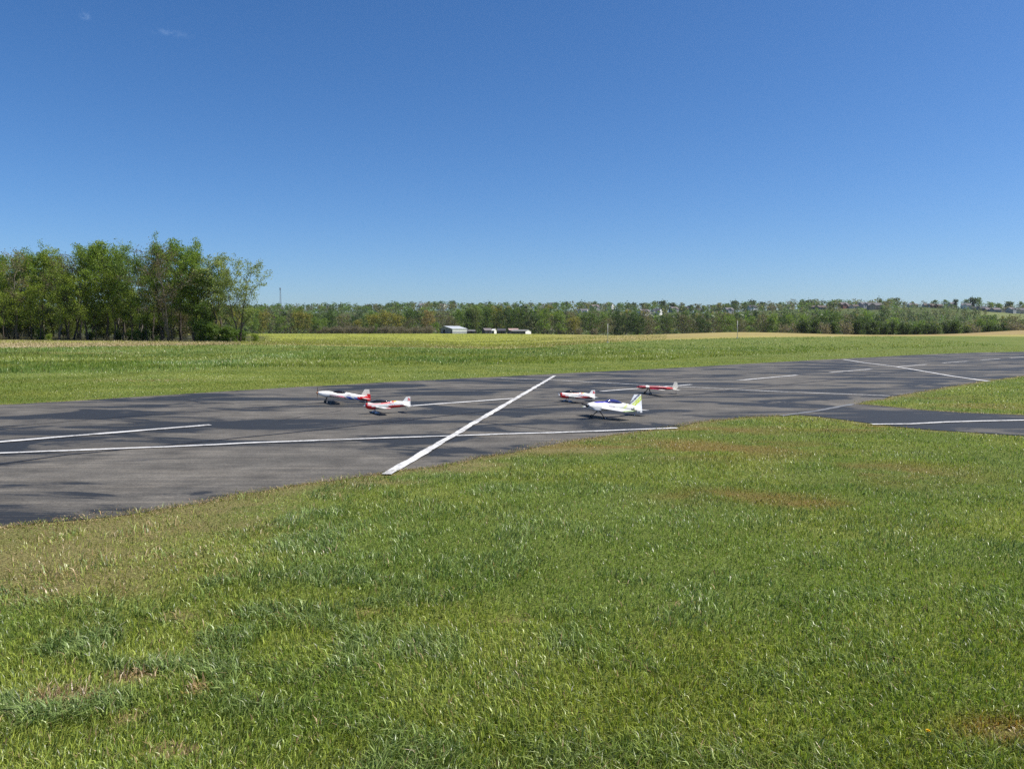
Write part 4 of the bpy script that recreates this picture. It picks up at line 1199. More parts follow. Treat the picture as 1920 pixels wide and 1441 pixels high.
proto('under_a', seed=14, Ht=7, R=2.6, first=0.10, stems=3, limbs=18, subs=5, twigs=3, leaves=9, leaf=0.15, cl=0.5, up=0.7, col=((0.075, 0.105, 0.022), (0.17, 0.20, 0.04)), thick=0.8, sides=(5, 3, 3, 0))
proto('under_b', seed=15, Ht=7, R=2.4, first=0.10, stems=3, limbs=18, subs=5, twigs=3, leaves=7, leaf=0.15, cl=0.5, up=0.8, col=((0.09, 0.08, 0.045), (0.15, 0.13, 0.06)), thick=0.8, sides=(5, 3, 3, 0), bk=M_bark_grey)
UL = {'under_a': 'low yellow green understory tree inside the wood', 'under_b': 'low brownish understory tree inside the wood'}
WOOD = 'trees of the wood beside the stubble field'
LAB = {'full_a': 'broad fresh green tree in the wood beside the stubble', 'full_b': 'yellow green forked tree in the wood beside the stubble', 'full_c': 'tall rounded green tree in the wood beside the stubble',
       'deep': 'dark green tree leafy to low down in the wood', 'tall_bud': 'slender budding grey tree rising in the wood', 'brown': 'brownish half bare tree in the wood', 'thin': 'thin young yellow green tree in the wood'}
def htree(px, top, d):
    x, y, z = at_depth(px, d)
    return x, y, zpix(top, d) - z
rg = random.Random(5)
front = [(-150, 470, 128, 'full_a'), (-80, 480, 126, 'brown'), (-30, 478, 129, 'deep'), (20, 476, 131, 'full_b'), (38, 468, 127, 'tall_bud'), (78, 462, 130, 'full_c'), (108, 470, 125.5, 'brown'), (135, 468, 131, 'full_b'), (165, 462, 127, 'full_a'),
         (200, 455, 128.5, 'full_a'), (222, 458, 132, 'full_b'), (248, 472, 126.5, 'deep'), (300, 447, 130, 'full_c'), (318, 466, 125.5, 'brown'), (338, 450, 132, 'full_a'), (366, 458, 127, 'full_c'), (385, 498, 126, 'deep')]
OWN = {300: 'tallest tree of the wood, with rounded green crown', 318: 'brown half bare tree in front of the tallest tree of the wood', 366: 'upright green tree between the tallest crown and the airy pale trees',
       385: 'low dark leafy tree just before the airy pale trees', 38: 'slender grey budding tree poking twigs above the crowns', 78: 'rounded dense crown next to the slender grey budding tree', 108: 'brown twiggy tree in front of the rounded dense crown', 338: 'broad green tree close behind the tallest tree of the wood'}
for px, top, d, k in front:
    x, y, h = htree(px, top, d)
    put_tree(k, x, y, h, OWN.get(px, LAB[k]), WOOD, rg.uniform(0, 6.28), wide=rg.uniform(0.9, 1.15))
for i in range(26):
    px = -190 + i * 22.5 + rg.uniform(-6, 6); d = rg.uniform(134, 165)
    k = rg.choice(['full_a', 'full_b', 'deep', 'tall_bud', 'thin', 'full_c', 'brown'])
    x, y, h = htree(px, rg.uniform(472, 500) + (40 if px > 380 else 0) + (15 if px > 350 else 0), d)
    put_tree(k, x, y, max(6, h), LAB[k], WOOD, rg.uniform(0, 6.28), wide=rg.uniform(0.85, 1.1))
for i in range(16):                                        # thin trunks at the edge of the wood
    px = -20 + i * 25 + rg.uniform(-9, 9)
    x, y, h = htree(px, rg.uniform(505, 560), rg.uniform(124, 128))
    put_tree('thin', x, y, h, LAB['thin'], WOOD, rg.uniform(0, 6.28))
x, y, h = htree(418, 473, 126)
put_tree('open_a', x, y, h, 'airy pale green tree with upright forked trunk next to the last tree of the wood', WOOD, 0.6)
x, y, h = htree(446, 486, 123)
put_tree('open_b', x, y, h, 'airy pale green tree with wide open limbs, last at the end of the wood', WOOD, 2.4, wide=0.92)
for i in range(30):                                        # young trees filling the wood behind its edge
    px = -170 + i * 19 + rg.uniform(-8, 8); d = rg.uniform(136, 172)
    x, y, h = htree(px, rg.uniform(555, 590), d)
    k = rg.choice(['under_a', 'under_b', 'under_a'])
    put_tree(k, x, y, max(3, h), UL[k], WOOD, rg.uniform(0, 6.28), wide=1.25)
SH = {'shrub_a': 'low dark green shrub at the foot of the wood', 'shrub_b': 'low yellow green shrub at the foot of the wood', 'shrub_c': 'twiggy half bare shrub at the foot of the wood'}
for i in range(26):
    px = -180 + i * 25.0 + rg.uniform(-5, 5)
    d = rg.uniform(121.5, 134)
    k = rg.choice(['shrub_a', 'shrub_b', 'shrub_c', 'shrub_c'])
    h = rg.uniform(0.9, 2.3) if px < 400 else rg.uniform(1.4, 2.6)
    if px > 462: continue
    x, y, z = at_depth(px, d)
    put_tree(k, x, y, h, SH[k], 'shrubs at the foot of the wood', rg.uniform(0, 6.28), 'shrub', 'shrub', wide=1.15)
for px, h, d in ((478, 1.5, 123), (430, 2.6, 121), (400, 3.0, 121), (385, 3.4, 122)):
    x, y, z = at_depth(px, d)
    put_tree('shrub_b' if px == 478 else 'shrub_a', x, y, h, 'small lone yellow green bush just past the last tree of the wood' if px == 478 else SH['shrub_a'], 'shrubs at the foot of the wood', 1.0, 'shrub', 'shrub')

# ------------------------------------------------------------------ tree line across the field
lowp = dict(sides=(5, 3, 3, 0), low=True)
proto('m_fresh', seed=21, Ht=15, R=5.6, first=0.26, limbs=13, subs=5, twigs=3, leaves=4.6, leaf=0.34, cl=0.80, col=((0.105, 0.170, 0.033), (0.198, 0.268, 0.052)), **lowp)
proto('m_green', seed=22, Ht=15, R=5.0, first=0.24, limbs=13, subs=5, twigs=3, leaves=4.8, leaf=0.34, cl=0.80, col=((0.061, 0.104, 0.025), (0.114, 0.166, 0.039)), **lowp)
proto('m_dark', seed=23, Ht=13, R=5.0, first=0.08, limbs=14, subs=5, twigs=3, leaves=5.2, leaf=0.34, cl=0.80, up=0.6, col=((0.033, 0.063, 0.018), (0.076, 0.119, 0.031)), **lowp)
proto('m_brown', seed=24, Ht=14, R=5.0, first=0.12, stems=2, limbs=16, subs=6, twigs=4, leaves=1.5, leaf=0.32, cl=0.7, col=((0.105, 0.092, 0.060), (0.157, 0.139, 0.082)), bk=M_bark_grey, **lowp)
proto('m_yellow', seed=25, Ht=14, R=5.6, first=0.14, limbs=13, subs=5, twigs=3, leaves=4.4, leaf=0.34, cl=0.80, col=((0.177, 0.166, 0.041), (0.290, 0.262, 0.064)), **lowp)
proto('m_orange', seed=26, Ht=14, R=5.6, first=0.16, limbs=13, subs=5, twigs=3, leaves=4.4, leaf=0.34, cl=0.80, col=((0.205, 0.148, 0.074), (0.339, 0.254, 0.122)), **lowp)
proto('m_willow', seed=27, Ht=17, R=6.6, first=0.12, stems=3, limbs=18, subs=6, twigs=4, leaves=2.2, leaf=0.36, cl=0.7, up=1.0, thick=1.3, col=((0.108, 0.134, 0.049), (0.175, 0.201, 0.075)), bk=M_bark, **lowp)
proto('m_shrub', seed=28, Ht=5, R=3.2, first=0.05, stems=4, limbs=16, subs=5, twigs=3, leaves=1.3, leaf=0.3, cl=0.5, col=((0.162, 0.136, 0.115), (0.224, 0.193, 0.150)), bk=M_bark_grey, **lowp)
proto('m_bush', seed=29, Ht=6, R=3.6, first=0.05, stems=2, limbs=14, subs=5, twigs=3, leaves=5.2, leaf=0.34, cl=0.55, up=0.6, col=((0.039, 0.066, 0.021), (0.095, 0.132, 0.037)), **lowp)
ML = {'m_fresh': 'fresh green tree in the tree line across the field', 'm_green': 'mid green tree in the tree line across the field', 'm_dark': 'dark green tree in the tree line across the field', 'm_brown': 'grey brown budding tree in the tree line across the field',
      'm_yellow': 'yellowish tree in the tree line across the field'}
MG = 'trees in the line across the field'
TOPM = [(-500, 578), (440, 576), (490, 574), (530, 584), (565, 577), (600, 585), (640, 588), (700, 584), (760, 582), (800, 581), (850, 580), (890, 572), (940, 571), (1000, 574), (1040, 570), (1065, 585), (1120, 582), (1180, 579), (1250, 588), (1330, 584), (1420, 583), (1500, 588), (1600, 583), (1650, 590), (1700, 600), (1760, 603), (1830, 595), (1900, 590), (2000, 590), (2200, 590)]
seq = ['m_green', 'm_fresh', 'm_brown', 'm_dark', 'm_brown', 'm_green', 'm_yellow', 'm_brown', 'm_brown']
for row, (d, step, dy) in enumerate(((470, 27, 3), (492, 29, 0))):
    px = 380 + row * 6
    while px < 2160:
        top = float(np.interp(px, [p[0] for p in TOPM], [p[1] for p in TOPM])) + dy + rg.uniform(-5, 10)
        k = rg.choice(seq) if rg.random() < 0.7 else rg.choice(['m_fresh', 'm_green'])
        if row == 0:
            if 660 < px < 760: k = rg.choice(['m_green', 'm_fresh', 'm_yellow', 'm_brown'])
            if 880 < px < 1055: k = rg.choice(['m_green', 'm_fresh', 'm_dark'])
            if 1080 < px < 1400: k = rg.choice(['m_brown', 'm_brown', 'm_green', 'm_dark', 'm_fresh'])
            if 545 < px < 585: k = 'm_yellow'
        dd = d + rg.uniform(-8, 8)
        if 775 < px < 830 and row == 0: px += step; continue
        x, y, z = at_depth(px, dd)
        h = max(6, zpix(top, dd) - z)
        put_tree(k, x, y, h, ML[k], MG, rg.uniform(0, 6.28), wide=rg.uniform(0.95, 1.55) * (0.85 if h > 16 else 1))
        px += step * rg.uniform(0.75, 1.3)
x, y, h = htree(800, 581, 462); put_tree('m_orange', x, y, h, 'orange brown budding tree beside the grey barn', MG, 1.0)
x, y, h = htree(893, 573, 462); put_tree('m_willow', x, y, h, 'large tree with dark fanned limbs between barn and sheds', MG, 0.4)
for i in range(46):                                        # grey scrub in front of the line
    px = 585 + i * 5.2 + rg.uniform(-2, 2)
    if px > 815: px = 1085 + (i - 44) * 30
    x, y, z = at_depth(px, rg.uniform(449, 458))
    put_tree('m_shrub', x, y, rg.uniform(3.2, 5.4), 'grey leafless scrub bush along the field edge', 'grey scrub bushes across the field', rg.uniform(0, 6.28), 'bush', 'bush')
for px, h, d in [(438, 10, 452), (480, 9, 450), (590, 10, 448), (598, 8, 447), (820, 7, 450), (705, 6, 449)]:
    x, y, z = at_depth(px, d); put_tree('m_fresh', x, y, h, ML['m_fresh'], MG, rg.uniform(0, 6), wide=0.9)
for i in range(30):                                        # dark bushes below the crest on the right
    px = 1470 + i * 18 + rg.uniform(-7, 7)
    d = rg.uniform(330, 372)
    top = float(np.interp(px, [1470, 1540, 1620, 1700, 1780, 1850, 1930, 2100], [604, 600, 600, 606, 605, 607, 598, 598])) + rg.uniform(-4, 6)
    x, y, z = at_depth(px, d)
    k = rg.choice(['m_bush', 'm_bush', 'm_shrub', 'm_bush'])
    put_tree(k, x, y, max(3.5, zpix(top, d) - z), 'dense dark green bush in the dip behind the tan field' if k == 'm_bush' else 'grey leafless scrub bush behind the tan field', 'bushes behind the tan field', rg.uniform(0, 6.28), 'bush', 'bush')

# ------------------------------------------------------------------ wooded ridge behind
proto('r_a', seed=41, Ht=13, R=5.5, first=0.2, limbs=10, subs=4, twigs=2, leaves=2.6, leaf=0.85, cl=1.0, col=((0.085, 0.138, 0.039), (0.166, 0.226, 0.067)), **lowp)
proto('r_b', seed=42, Ht=13, R=5.0, first=0.2, limbs=10, subs=4, twigs=2, leaves=2.6, leaf=0.85, cl=1.0, col=((0.125, 0.125, 0.067), (0.210, 0.194, 0.099)), **lowp)
proto('r_c', seed=43, Ht=14, R=4.6, first=0.12, limbs=11, subs=4, twigs=2, leaves=2.8, leaf=0.85, cl=1.0, col=((0.042, 0.067, 0.027), (0.089, 0.116, 0.047)), **lowp)
proto('r_d', seed=44, Ht=13, R=4.8, first=0.25, stems=2, limbs=12, subs=5, twigs=3, leaves=0.9, leaf=0.6, cl=0.9, col=((0.150, 0.135, 0.102), (0.212, 0.191, 0.138)), bk=M_bark_grey, **lowp)
RL = {'r_a': 'small fresh green tree on the far wooded ridge', 'r_b': 'small olive brown tree on the far wooded ridge', 'r_c': 'small dark green tree on the far wooded ridge', 'r_d': 'small nearly bare tree on the far wooded ridge'}
SKY = [(380, 574), (480, 573), (560, 573), (600, 570), (660, 570), (700, 569), (760, 570), (775, 564), (800, 566), (830, 561), (870, 567), (960, 570), (1020, 572), (1045, 566), (1085, 564), (1120, 565), (1160, 568), (1200, 567), (1240, 564), (1280, 568), (1320, 572), (1340, 569), (1380, 563), (1430, 562), (1450, 566), (1508, 557), (1530, 565), (1560, 563), (1570, 566), (1620, 565), (1650, 562), (1690, 563), (1740, 564), (1770, 559), (1800, 558), (1825, 556), (1845, 562), (1875, 568), (1890, 566), (1920, 566), (2100, 568)]
px = 372.0
while px < 2130:                                           # the trees on the skyline, one by one
    top = float(np.interp(px, [p[0] for p in SKY], [p[1] for p in SKY])) + rg.uniform(-1.5, 3.5)
    d = rg.uniform(965, 1040)
    x, y, z = at_depth(px, d)
    h = min(24, max(7, zpix(top, d) - z))
    k = rg.choice(['r_a', 'r_b', 'r_c', 'r_a', 'r_d'])
    put_tree(k, x, y, h, RL[k], 'trees along the far ridge', rg.uniform(0, 6.28), wide=rg.uniform(0.8, 1.2))
    px += rg.uniform(10, 22)
for px, top in ((618.5, 562), (531, 571), (556, 572), (957, 566)):   # pointed conifers
    pass

def ridge_wood():
    """the wood that covers the far slope, one mass of crowns"""
    rgn = np.random.RandomState(77)
    blob = []
    for k in ('r_a', 'r_b', 'r_c', 'r_d'):
        me = PROTO[k][1]
        v = np.zeros(len(me.vertices) * 3, np.float32); me.vertices.foreach_get('co', v)
        c = np.zeros(len(me.vertices) * 4, np.float32); me.attributes['col'].data.foreach_get('color', c)
        v = v.reshape(-1, 4, 3); c = c.reshape(-1, 4, 4)[..., :3]
        pick = rgn.permutation(len(v))[:92 if k != 'r_d' else 60]
        vv = v[pick]; mid = vv.mean(1, keepdims=True); blob.append((mid + (vv - mid) * 1.2, c[pick]))
    V, Cc = [], []
    n = 0
    for i in range(215):                                   # the back of the tree belt
        px = -420 + i * 12.2 + rgn.uniform(-5, 5); d = rgn.uniform(515, 545)
        top = float(np.interp(px, [p[0] for p in TOPM], [p[1] for p in TOPM])) + rgn.uniform(1, 8)
        x = (px - CX) / F * cP * d; z = float(gz(x, d)); s = max(0.5, (zpix(top, d) - z) / 14.5)
        v, c = blob[rgn.choice(4)]; q = v * s * np.array([0.9, 0.9, 1.0]) + np.array([x, d, z]); V.append(q); Cc.append(c)
    for i in range(420):                                   # scrub on the open slope below the last houses
        px = rgn.uniform(1675, 1850); d = rgn.uniform(640, 915)
        x = (px - CX) / F * cP * d; z = float(gz(x, d)); v, c = blob[rgn.choice([0, 2, 2, 1])]
        s = rgn.uniform(0.2, 0.5) * (1.25 if d < 800 else 0.7); V.append(v * s + np.array([x, d, z - 0.5])); Cc.append(c)
    while n < 2900:
        d = rgn.uniform(575, 1050); px = rgn.uniform(-420, 2250)
        if px > 1835 and 690 < d < 960: continue
        x = (px - CX) / F * cP * d; z = float(gz(x, d))
        if any(abs(px - hp) < hw and d > hd - 90 and d < hd + 12 for hp, hw, hd in HOUSE_CLEAR): continue
        s = rgn.uniform(0.55, 1.0)
        if d > 985: s = min(1.5, max(0.5, (zpix(float(np.interp(px, [p[0] for p in SKY], [p[1] for p in SKY])) + rgn.uniform(1, 6), d) - z) / 13.5))
        if 1690 < px < 1850 and d > 660: s *= 0.45
        k = rgn.choice(4, p=[0.36, 0.28, 0.2, 0.16])
        v, c = blob[k]
        a = rgn.uniform(0, 6.28); ca, sa = math.cos(a), math.sin(a)
        q = v * s * np.array([1, 1, 0.9]); q = np.stack([q[..., 0] * ca - q[..., 1] * sa, q[..., 0] * sa + q[..., 1] * ca, q[..., 2] - 1.5], -1)
        V.append(q + np.array([x, d, z])); Cc.append(c * rgn.uniform(0.8, 1.2)); n += 1
    V = np.concatenate(V).reshape(-1, 3); Cc = np.concatenate(Cc).reshape(-1, 3)
    me = np_mesh('ridge_wood', V, np.full(len(V) // 4, 4), np.arange(len(V)), Cc)
    tag(link('ridge_wood', me, M_leaf), 'mixed spring woodland covering the far slope below the houses', 'woodland', kind='stuff')
# ------------------------------------------------------------------ houses on the ridge
def wall_mat(name, c): return plain(name, c, 0.8, 0.3, var=0.08, scale=0.6)
WM = {'white': wall_mat('white_siding', (0.68, 0.67, 0.64)), 'cream': wall_mat('cream_siding', (0.50, 0.46, 0.38)), 'grey': wall_mat('grey_siding', (0.30, 0.31, 0.32)), 'brick': wall_mat('brick_wall', (0.24, 0.11, 0.085)), 'blue': wall_mat('slate_siding', (0.12, 0.14, 0.17)), 'tan': wall_mat('tan_siding', (0.36, 0.29, 0.21))}
RM = {'grey': plain('grey_shingles', (0.13, 0.125, 0.13), 0.9, var=0.2, scale=1.5), 'dark': plain('dark_shingles', (0.05, 0.05, 0.058), 0.9, var=0.2, scale=1.5), 'brown': plain('brown_shingles', (0.11, 0.085, 0.07), 0.9, var=0.2, scale=1.5), 'mauve': plain('mauve_shingles', (0.14, 0.12, 0.122), 0.9, var=0.2, scale=1.5)}
M_pane = plain('window_pane', (0.03, 0.04, 0.05), 0.1)
M_trim = plain('white_trim', (0.65, 0.65, 0.63), 0.6)
M_doorw = plain('door_wood', (0.12, 0.06, 0.035), 0.6)

def gable_roof(mb, w, d, z, rise, ov=0.4, th=0.18):
    """ridge along x"""
    for s in (-1, 1):
        a = (0, z + rise); b = (s * (d / 2 + ov), z - rise * ov / (d / 2))
        x0, x1 = -w / 2 - ov, w / 2 + ov
        vs = [(x0, a[0], a[1]), (x1, a[0], a[1]), (x1, b[0], b[1]), (x0, b[0], b[1])]
        vs += [(p[0], p[1], p[2] + th) for p in vs]
        mb.add(vs, [(0, 1, 2, 3), (4, 7, 6, 5), (0, 4, 5, 1), (1, 5, 6, 2), (2, 6, 7, 3), (3, 7, 4, 0)])

def gable_walls(mb, w, d, z, rise, cx=0, cy=0):
    vs = [(cx - w / 2, cy - d / 2, -2.5), (cx + w / 2, cy - d / 2, -2.5), (cx + w / 2, cy + d / 2, -2.5), (cx - w / 2, cy + d / 2, -2.5), (cx - w / 2, cy - d / 2, z), (cx + w / 2, cy - d / 2, z), (cx + w / 2, cy + d / 2, z), (cx - w / 2, cy + d / 2, z), (cx - w / 2, cy, z + rise), (cx + w / 2, cy, z + rise)]
    mb.add(vs, [(0, 3, 2, 1), (0, 1, 5, 4), (2, 3, 7, 6), (1, 2, 6, 9, 5), (3, 0, 4, 8, 7), (4, 5, 9, 8), (6, 7, 8, 9)])

HM = {}
def house_mesh(key, w, d, z, rise, storeys, wing):
    """shared meshes of one house type: walls, roof, gabled wing, windows, panes, door, chimney"""
    mb = MB(); gable_walls(mb, w, d, z, rise); wl = mb.mesh('wall')
    mb = MB(); gable_roof(mb, w, d, z, rise); rf = mb.mesh('roof')
    ww, wd = wing
    mb = MB()
    vs = [(-ww / 2, -wd, -2.5), (ww / 2, -wd, -2.5), (ww / 2, 0, -2.5), (-ww / 2, 0, -2.5), (-ww / 2, -wd, z), (ww / 2, -wd, z), (ww / 2, 0, z), (-ww / 2, 0, z), (0, -wd, z + ww * 0.36), (0, 0, z + ww * 0.36)]
    mb.add(vs, [(0, 3, 2, 1), (1, 2, 6, 5), (3, 0, 4, 7), (0, 1, 5, 8, 4), (2, 3, 7, 9, 6), (4, 8, 9, 7), (5, 6, 9, 8)])
    wv = mb.mesh('wing_wall')
    mb = MB(); gable_roof(mb, wd + 1.0, ww, z, ww * 0.36)
    mb.v = [(-y_, x_ - wd / 2, z_) for x_, y_, z_ in mb.v]
    wr = mb.mesh('wing_roof')
    mb = MB(); mb.box(-0.62, 0.62, -0.06, 0.04, 0, 1.5); fr = mb.mesh('window')
    mb = MB(); mb.box(-0.52, -0.04, -0.085, -0.062, 0.1, 1.4); mb.box(0.04, 0.52, -0.085, -0.062, 0.1, 1.4); pn = mb.mesh('pane')
    mb = MB(); mb.box(-0.5, 0.5, -0.06, 0.04, 0, 2.1); dr = mb.mesh('door')
    mb = MB(); mb.box(-0.45, 0.45, -0.35, 0.35, 0, 2.4); mb.box(-0.52, 0.52, -0.42, 0.42, 2.2, 2.4); ch = mb.mesh('chimney')
    HM[key] = (w, d, z, rise, storeys, wing, wl, rf, wv, wr, fr, pn, dr, ch)
house_mesh('ranch', 15, 9, 3.2, 2.4, 1, (6, 3))
house_mesh('two', 13, 9.5, 5.8, 3.2, 2, (6, 2.5))
house_mesh('big', 19, 11, 6.2, 3.8, 2, (8, 3.5))
house_mesh('long', 24, 9, 3.4, 2.6, 1, (7, 2.5))

M_link = {}
def put(name, me, mat, parent, loc=(0, 0, 0)):
    """shared mesh with a material of this house only"""
    o = bpy.data.objects.new(name, me); COL.objects.link(o); o.parent = parent; o.location = loc
    if len(me.materials) == 0: me.materials.append(None)
    o.material_slots[0].link = 'OBJECT'; o.material_slots[0].material = mat
    return o

def house(key, px, py, wall, roof, label, rz, scale=1.0, depth=None):
    w, d, z, rise, storeys, wing, wl, rf, wv, wr, fr, pn, dr, ch = HM[key]
    if depth: x, y, g = at_depth(px, depth)
    else: x, y, g = hit(px, py, 565, 1010)
    g = max(g, zpix(py, y))
    r = tag(empty('house', (x, y, g), rz, scale), label, 'house', 'houses on the far ridge')
    put('wall', wl, WM[wall], r); rfo = put('roof', rf, RM[roof], r)
    put('chimney', ch, WM['brick'], rfo, (w * 0.22, 0.6, z + rise - 1.2))
    wx = -w * 0.24
    put('wing_wall', wv, WM[wall], r, (wx, -d / 2 + 0.02, 0)); put('wing_roof', wr, RM[roof], r, (wx, -d / 2 + 0.01, 0.003))
    for s in range(storeys):
        for k in range(3):
            xx = w * (0.06 + 0.15 * k)
            if s == 0 and k == 1: put('door', dr, M_doorw, r, (xx, -d / 2, 0.1)); continue
            wd_ = put('window', fr, M_trim, r, (xx, -d / 2, 1.0 + 2.8 * s)); put('pane', pn, M_pane, wd_)
        wd_ = put('window', fr, M_trim, r, (wx, -d / 2 - wing[1], 1.0 + 2.8 * s)); put('pane', pn, M_pane, wd_)
    return r

HOUSES = [  # type, pixel of its foot, wall, roof, label, turn
    ('big', 796, 580, 'white', 'grey', 'white house with grey roof on the ridge above the orange brown tree', 0.3),
    ('two', 829, 579, 'white', 'mauve', 'smaller white house on the ridge right beside the large white one', -0.5),
    ('two', 1037, 577, 'white', 'dark', 'white house with dark roof alone at the edge of ridge trees', 0.4),
    ('ranch', 1062, 592, 'cream', 'grey', 'low cream house half sunk in trees on the slope', 0.2),
    ('ranch', 1093, 586, 'white', 'grey', 'low white house on the slope with grey roof under tall trees', -0.3),
    ('two', 1115, 582, 'grey', 'mauve', 'grey house with mauve roof below the dark ridge trees', 0.5),
    ('two', 1143, 579, 'white', 'grey', 'white gabled house just under the dark crowns of the ridge', -0.6),
    ('big', 1207, 593, 'white', 'mauve', 'white house with mauve roof low on the slope, gable to the field', 0.7),
    ('two', 1232, 590, 'white', 'dark', 'white house with dark roof next to the mauve roofed house', -0.7),
    ('two', 1263, 586, 'grey', 'mauve', 'grey house on the slope beside a small lawn', 0.5),
    ('two', 1286, 584, 'blue', 'dark', 'dark slate house above the small lawn', 0.1),
    ('ranch', 1309, 585, 'blue', 'dark', 'low slate house with dark roof between trees', -0.2),
    ('two', 1366, 588, 'grey', 'grey', 'small grey house deep among the ridge trees', 0.4),
    ('two', 1410, 583, 'white', 'dark', 'white house with dark roof at the start of the ridge row', 0.2),
    ('ranch', 1447, 580, 'tan', 'brown', 'tan house with brown roof in the ridge row', -0.3),
    ('two', 1480, 580, 'cream', 'dark', 'cream house with dark roof in the ridge row', 0.4),
    ('long', 1534, 580, 'blue', 'brown', 'wide slate house with brown roof below yellowish trees', 0.0),
    ('two', 1581, 578, 'brick', 'mauve', 'brick house with mauve roof at a gap in the skyline', 0.3),
    ('ranch', 1599, 578, 'cream', 'brown', 'low cream house with brown roof beside the brick house', -0.2),
    ('two', 1619, 577.5, 'grey', 'grey', 'plain grey house next to the large tan house', 0.3),
    ('big', 1639, 580, 'tan', 'grey', 'large tan house with tall pale gable facing the valley', -0.2),
    ('ranch', 1711, 576, 'white', 'mauve', 'low white house with mauve roof at the top of green slope', 0.15),
    ('ranch', 1740, 576, 'grey', 'brown', 'low grey house with brown roof left of the brick bungalow', 0.0),
    ('ranch', 1756, 577, 'brick', 'brown', 'brick bungalow with brown roof at the top of green slope', -0.15),
    ('two', 1785, 576.5, 'cream', 'mauve', 'cream house with mauve roof under two round green trees', 0.3),
    ('two', 1811, 579.5, 'white', 'grey', 'white two storey house under the big olive tree', -0.35),
    ('long', 1836, 582, 'blue', 'dark', 'long dark house beside the white two storey house', -0.05),
    ('long', 1860, 584.5, 'blue', 'mauve', 'long low house with mauve roof above the pale meadow', 0.05),
    ('two', 1874, 585, 'cream', 'mauve', 'square cream house at the end of the long mauve roof', 0.1),
    ('two', 1895, 587, 'grey', 'grey', 'grey gabled house above the pale meadow', 0.5),
    ('two', 1913, 588, 'cream', 'grey', 'cream gabled house last above the pale meadow', -0.5),
]
HOUSE_CLEAR = []
for key, px, py, wall, roof, label, rz in HOUSES:
    hgt = {'ranch': 5.6, 'two': 9.0, 'big': 10, 'long': 6.0}[key]
    o = house(key, px, py, wall, roof, label, rz, 0.74)
    HOUSE_CLEAR.append((px, 9 if key in ('ranch', 'two') else 12, o.location.y))
ridge_wood()

# ------------------------------------------------------------------ farm buildings across the field
M_tin = plain('barn_tin', (0.30, 0.31, 0.32), 0.5, metal=0.2, var=0.12, scale=0.5)
M_tin_shade = plain('barn_shaded_tin', (0.16, 0.17, 0.19), 0.7, var=0.2, scale=0.5)  # same tin darkened, shade of the end walls put into the colour
M_tin_white = plain('barn_band', (0.66, 0.66, 0.65), 0.5, var=0.1, scale=0.5)
M_tin_roof = plain('tin_roof', (0.52, 0.54, 0.55), 0.45, metal=0.3, var=0.12, scale=0.4)
M_opening_shade = plain('opening_shade', (0.012, 0.012, 0.013), 0.9)  # near-black panels paint the shade inside door openings
FARM = 'farm buildings across the field'
def barn():
    x, y, z = at_depth(848, 432)
    r = tag(empty('barn', (x, y, z - 0.05), math.radians(43)), 'grey metal barn with pale roof and white side band across the field', 'barn', FARM)
    L, Wd = 10.6, 10.4                   # corner at the origin: gable end runs along +Y, long side along +X
    a, el, er = 0.68, 3.25, 2.75         # ridge position, eaves
    rz_ = 4.25
    mb = MB(); pr = [(0, 0), (0, er), (Wd * a, rz_), (Wd, el), (Wd, 0)]
    mb.add([(0.0, p[0], p[1]) for p in pr] + [(0.15, p[0], p[1]) for p in pr], [(0, 1, 2, 3, 4), (9, 8, 7, 6, 5)] + [(i, (i + 1) % 5, 5 + (i + 1) % 5, 5 + i) for i in range(5)])
    link('gable_wall', mb.mesh('gable_wall'), M_tin_shade, r)
    mb = MB(); mb.box(-0.03, 0.02, 6.6, 8.2, 0.05, 2.3); link('doorway', mb.mesh('doorway'), M_opening_shade, r)
    mb = MB(); mb.box(-0.03, 0.02, 0.5, 1.3, 0.05, 1.6); link('doorway', mb.mesh('doorway'), M_opening_shade, r)
    mb = MB(); mb.box(0.16, L, -0.02, 0.12, 0, 1.45); link('side_wall', mb.mesh('side_wall'), M_tin, r)
    mb = MB(); mb.box(0.16, L, -0.01, 0.12, 1.46, er - 0.02); link('side_band', mb.mesh('side_band'), M_tin_white, r)
    mb = MB(); mb.box(L - 0.15, L, 0.13, Wd, 0, er - 0.1); mb.box(0.2, L - 0.2, Wd - 0.15, Wd - 0.02, 0, el - 0.1); link('rear_wall', mb.mesh('rear_wall'), M_tin_shade, r)
    mb = MB()
    for (p, q) in (((-0.35, er - 0.08), (Wd * a, rz_ + 0.03)), ((Wd * a, rz_ + 0.03), (Wd + 0.35, el - 0.06))):
        vs = [(-0.3, p[0], p[1]), (L + 0.3, p[0], p[1]), (L + 0.3, q[0], q[1]), (-0.3, q[0], q[1])]
        vs += [(v[0], v[1], v[2] + 0.1) for v in vs]
        mb.add(vs, [(3, 2, 1, 0), (4, 5, 6, 7), (0, 1, 5, 4), (1, 2, 6, 5), (2, 3, 7, 6), (3, 0, 4, 7)])
    ro = link('roof', mb.mesh('roof'), M_tin_roof, r)
    mb = MB()
    for i in range(14): mb.box(-0.3 + (L + 0.6) * i / 13 - 0.03, -0.3 + (L + 0.6) * i / 13 + 0.03, Wd * a - 0.1, Wd * a + 0.1, rz_ + 0.13, rz_ + 0.17)
    link('ridge_cap', mb.mesh('ridge_cap'), M_tin_roof, ro)
barn()

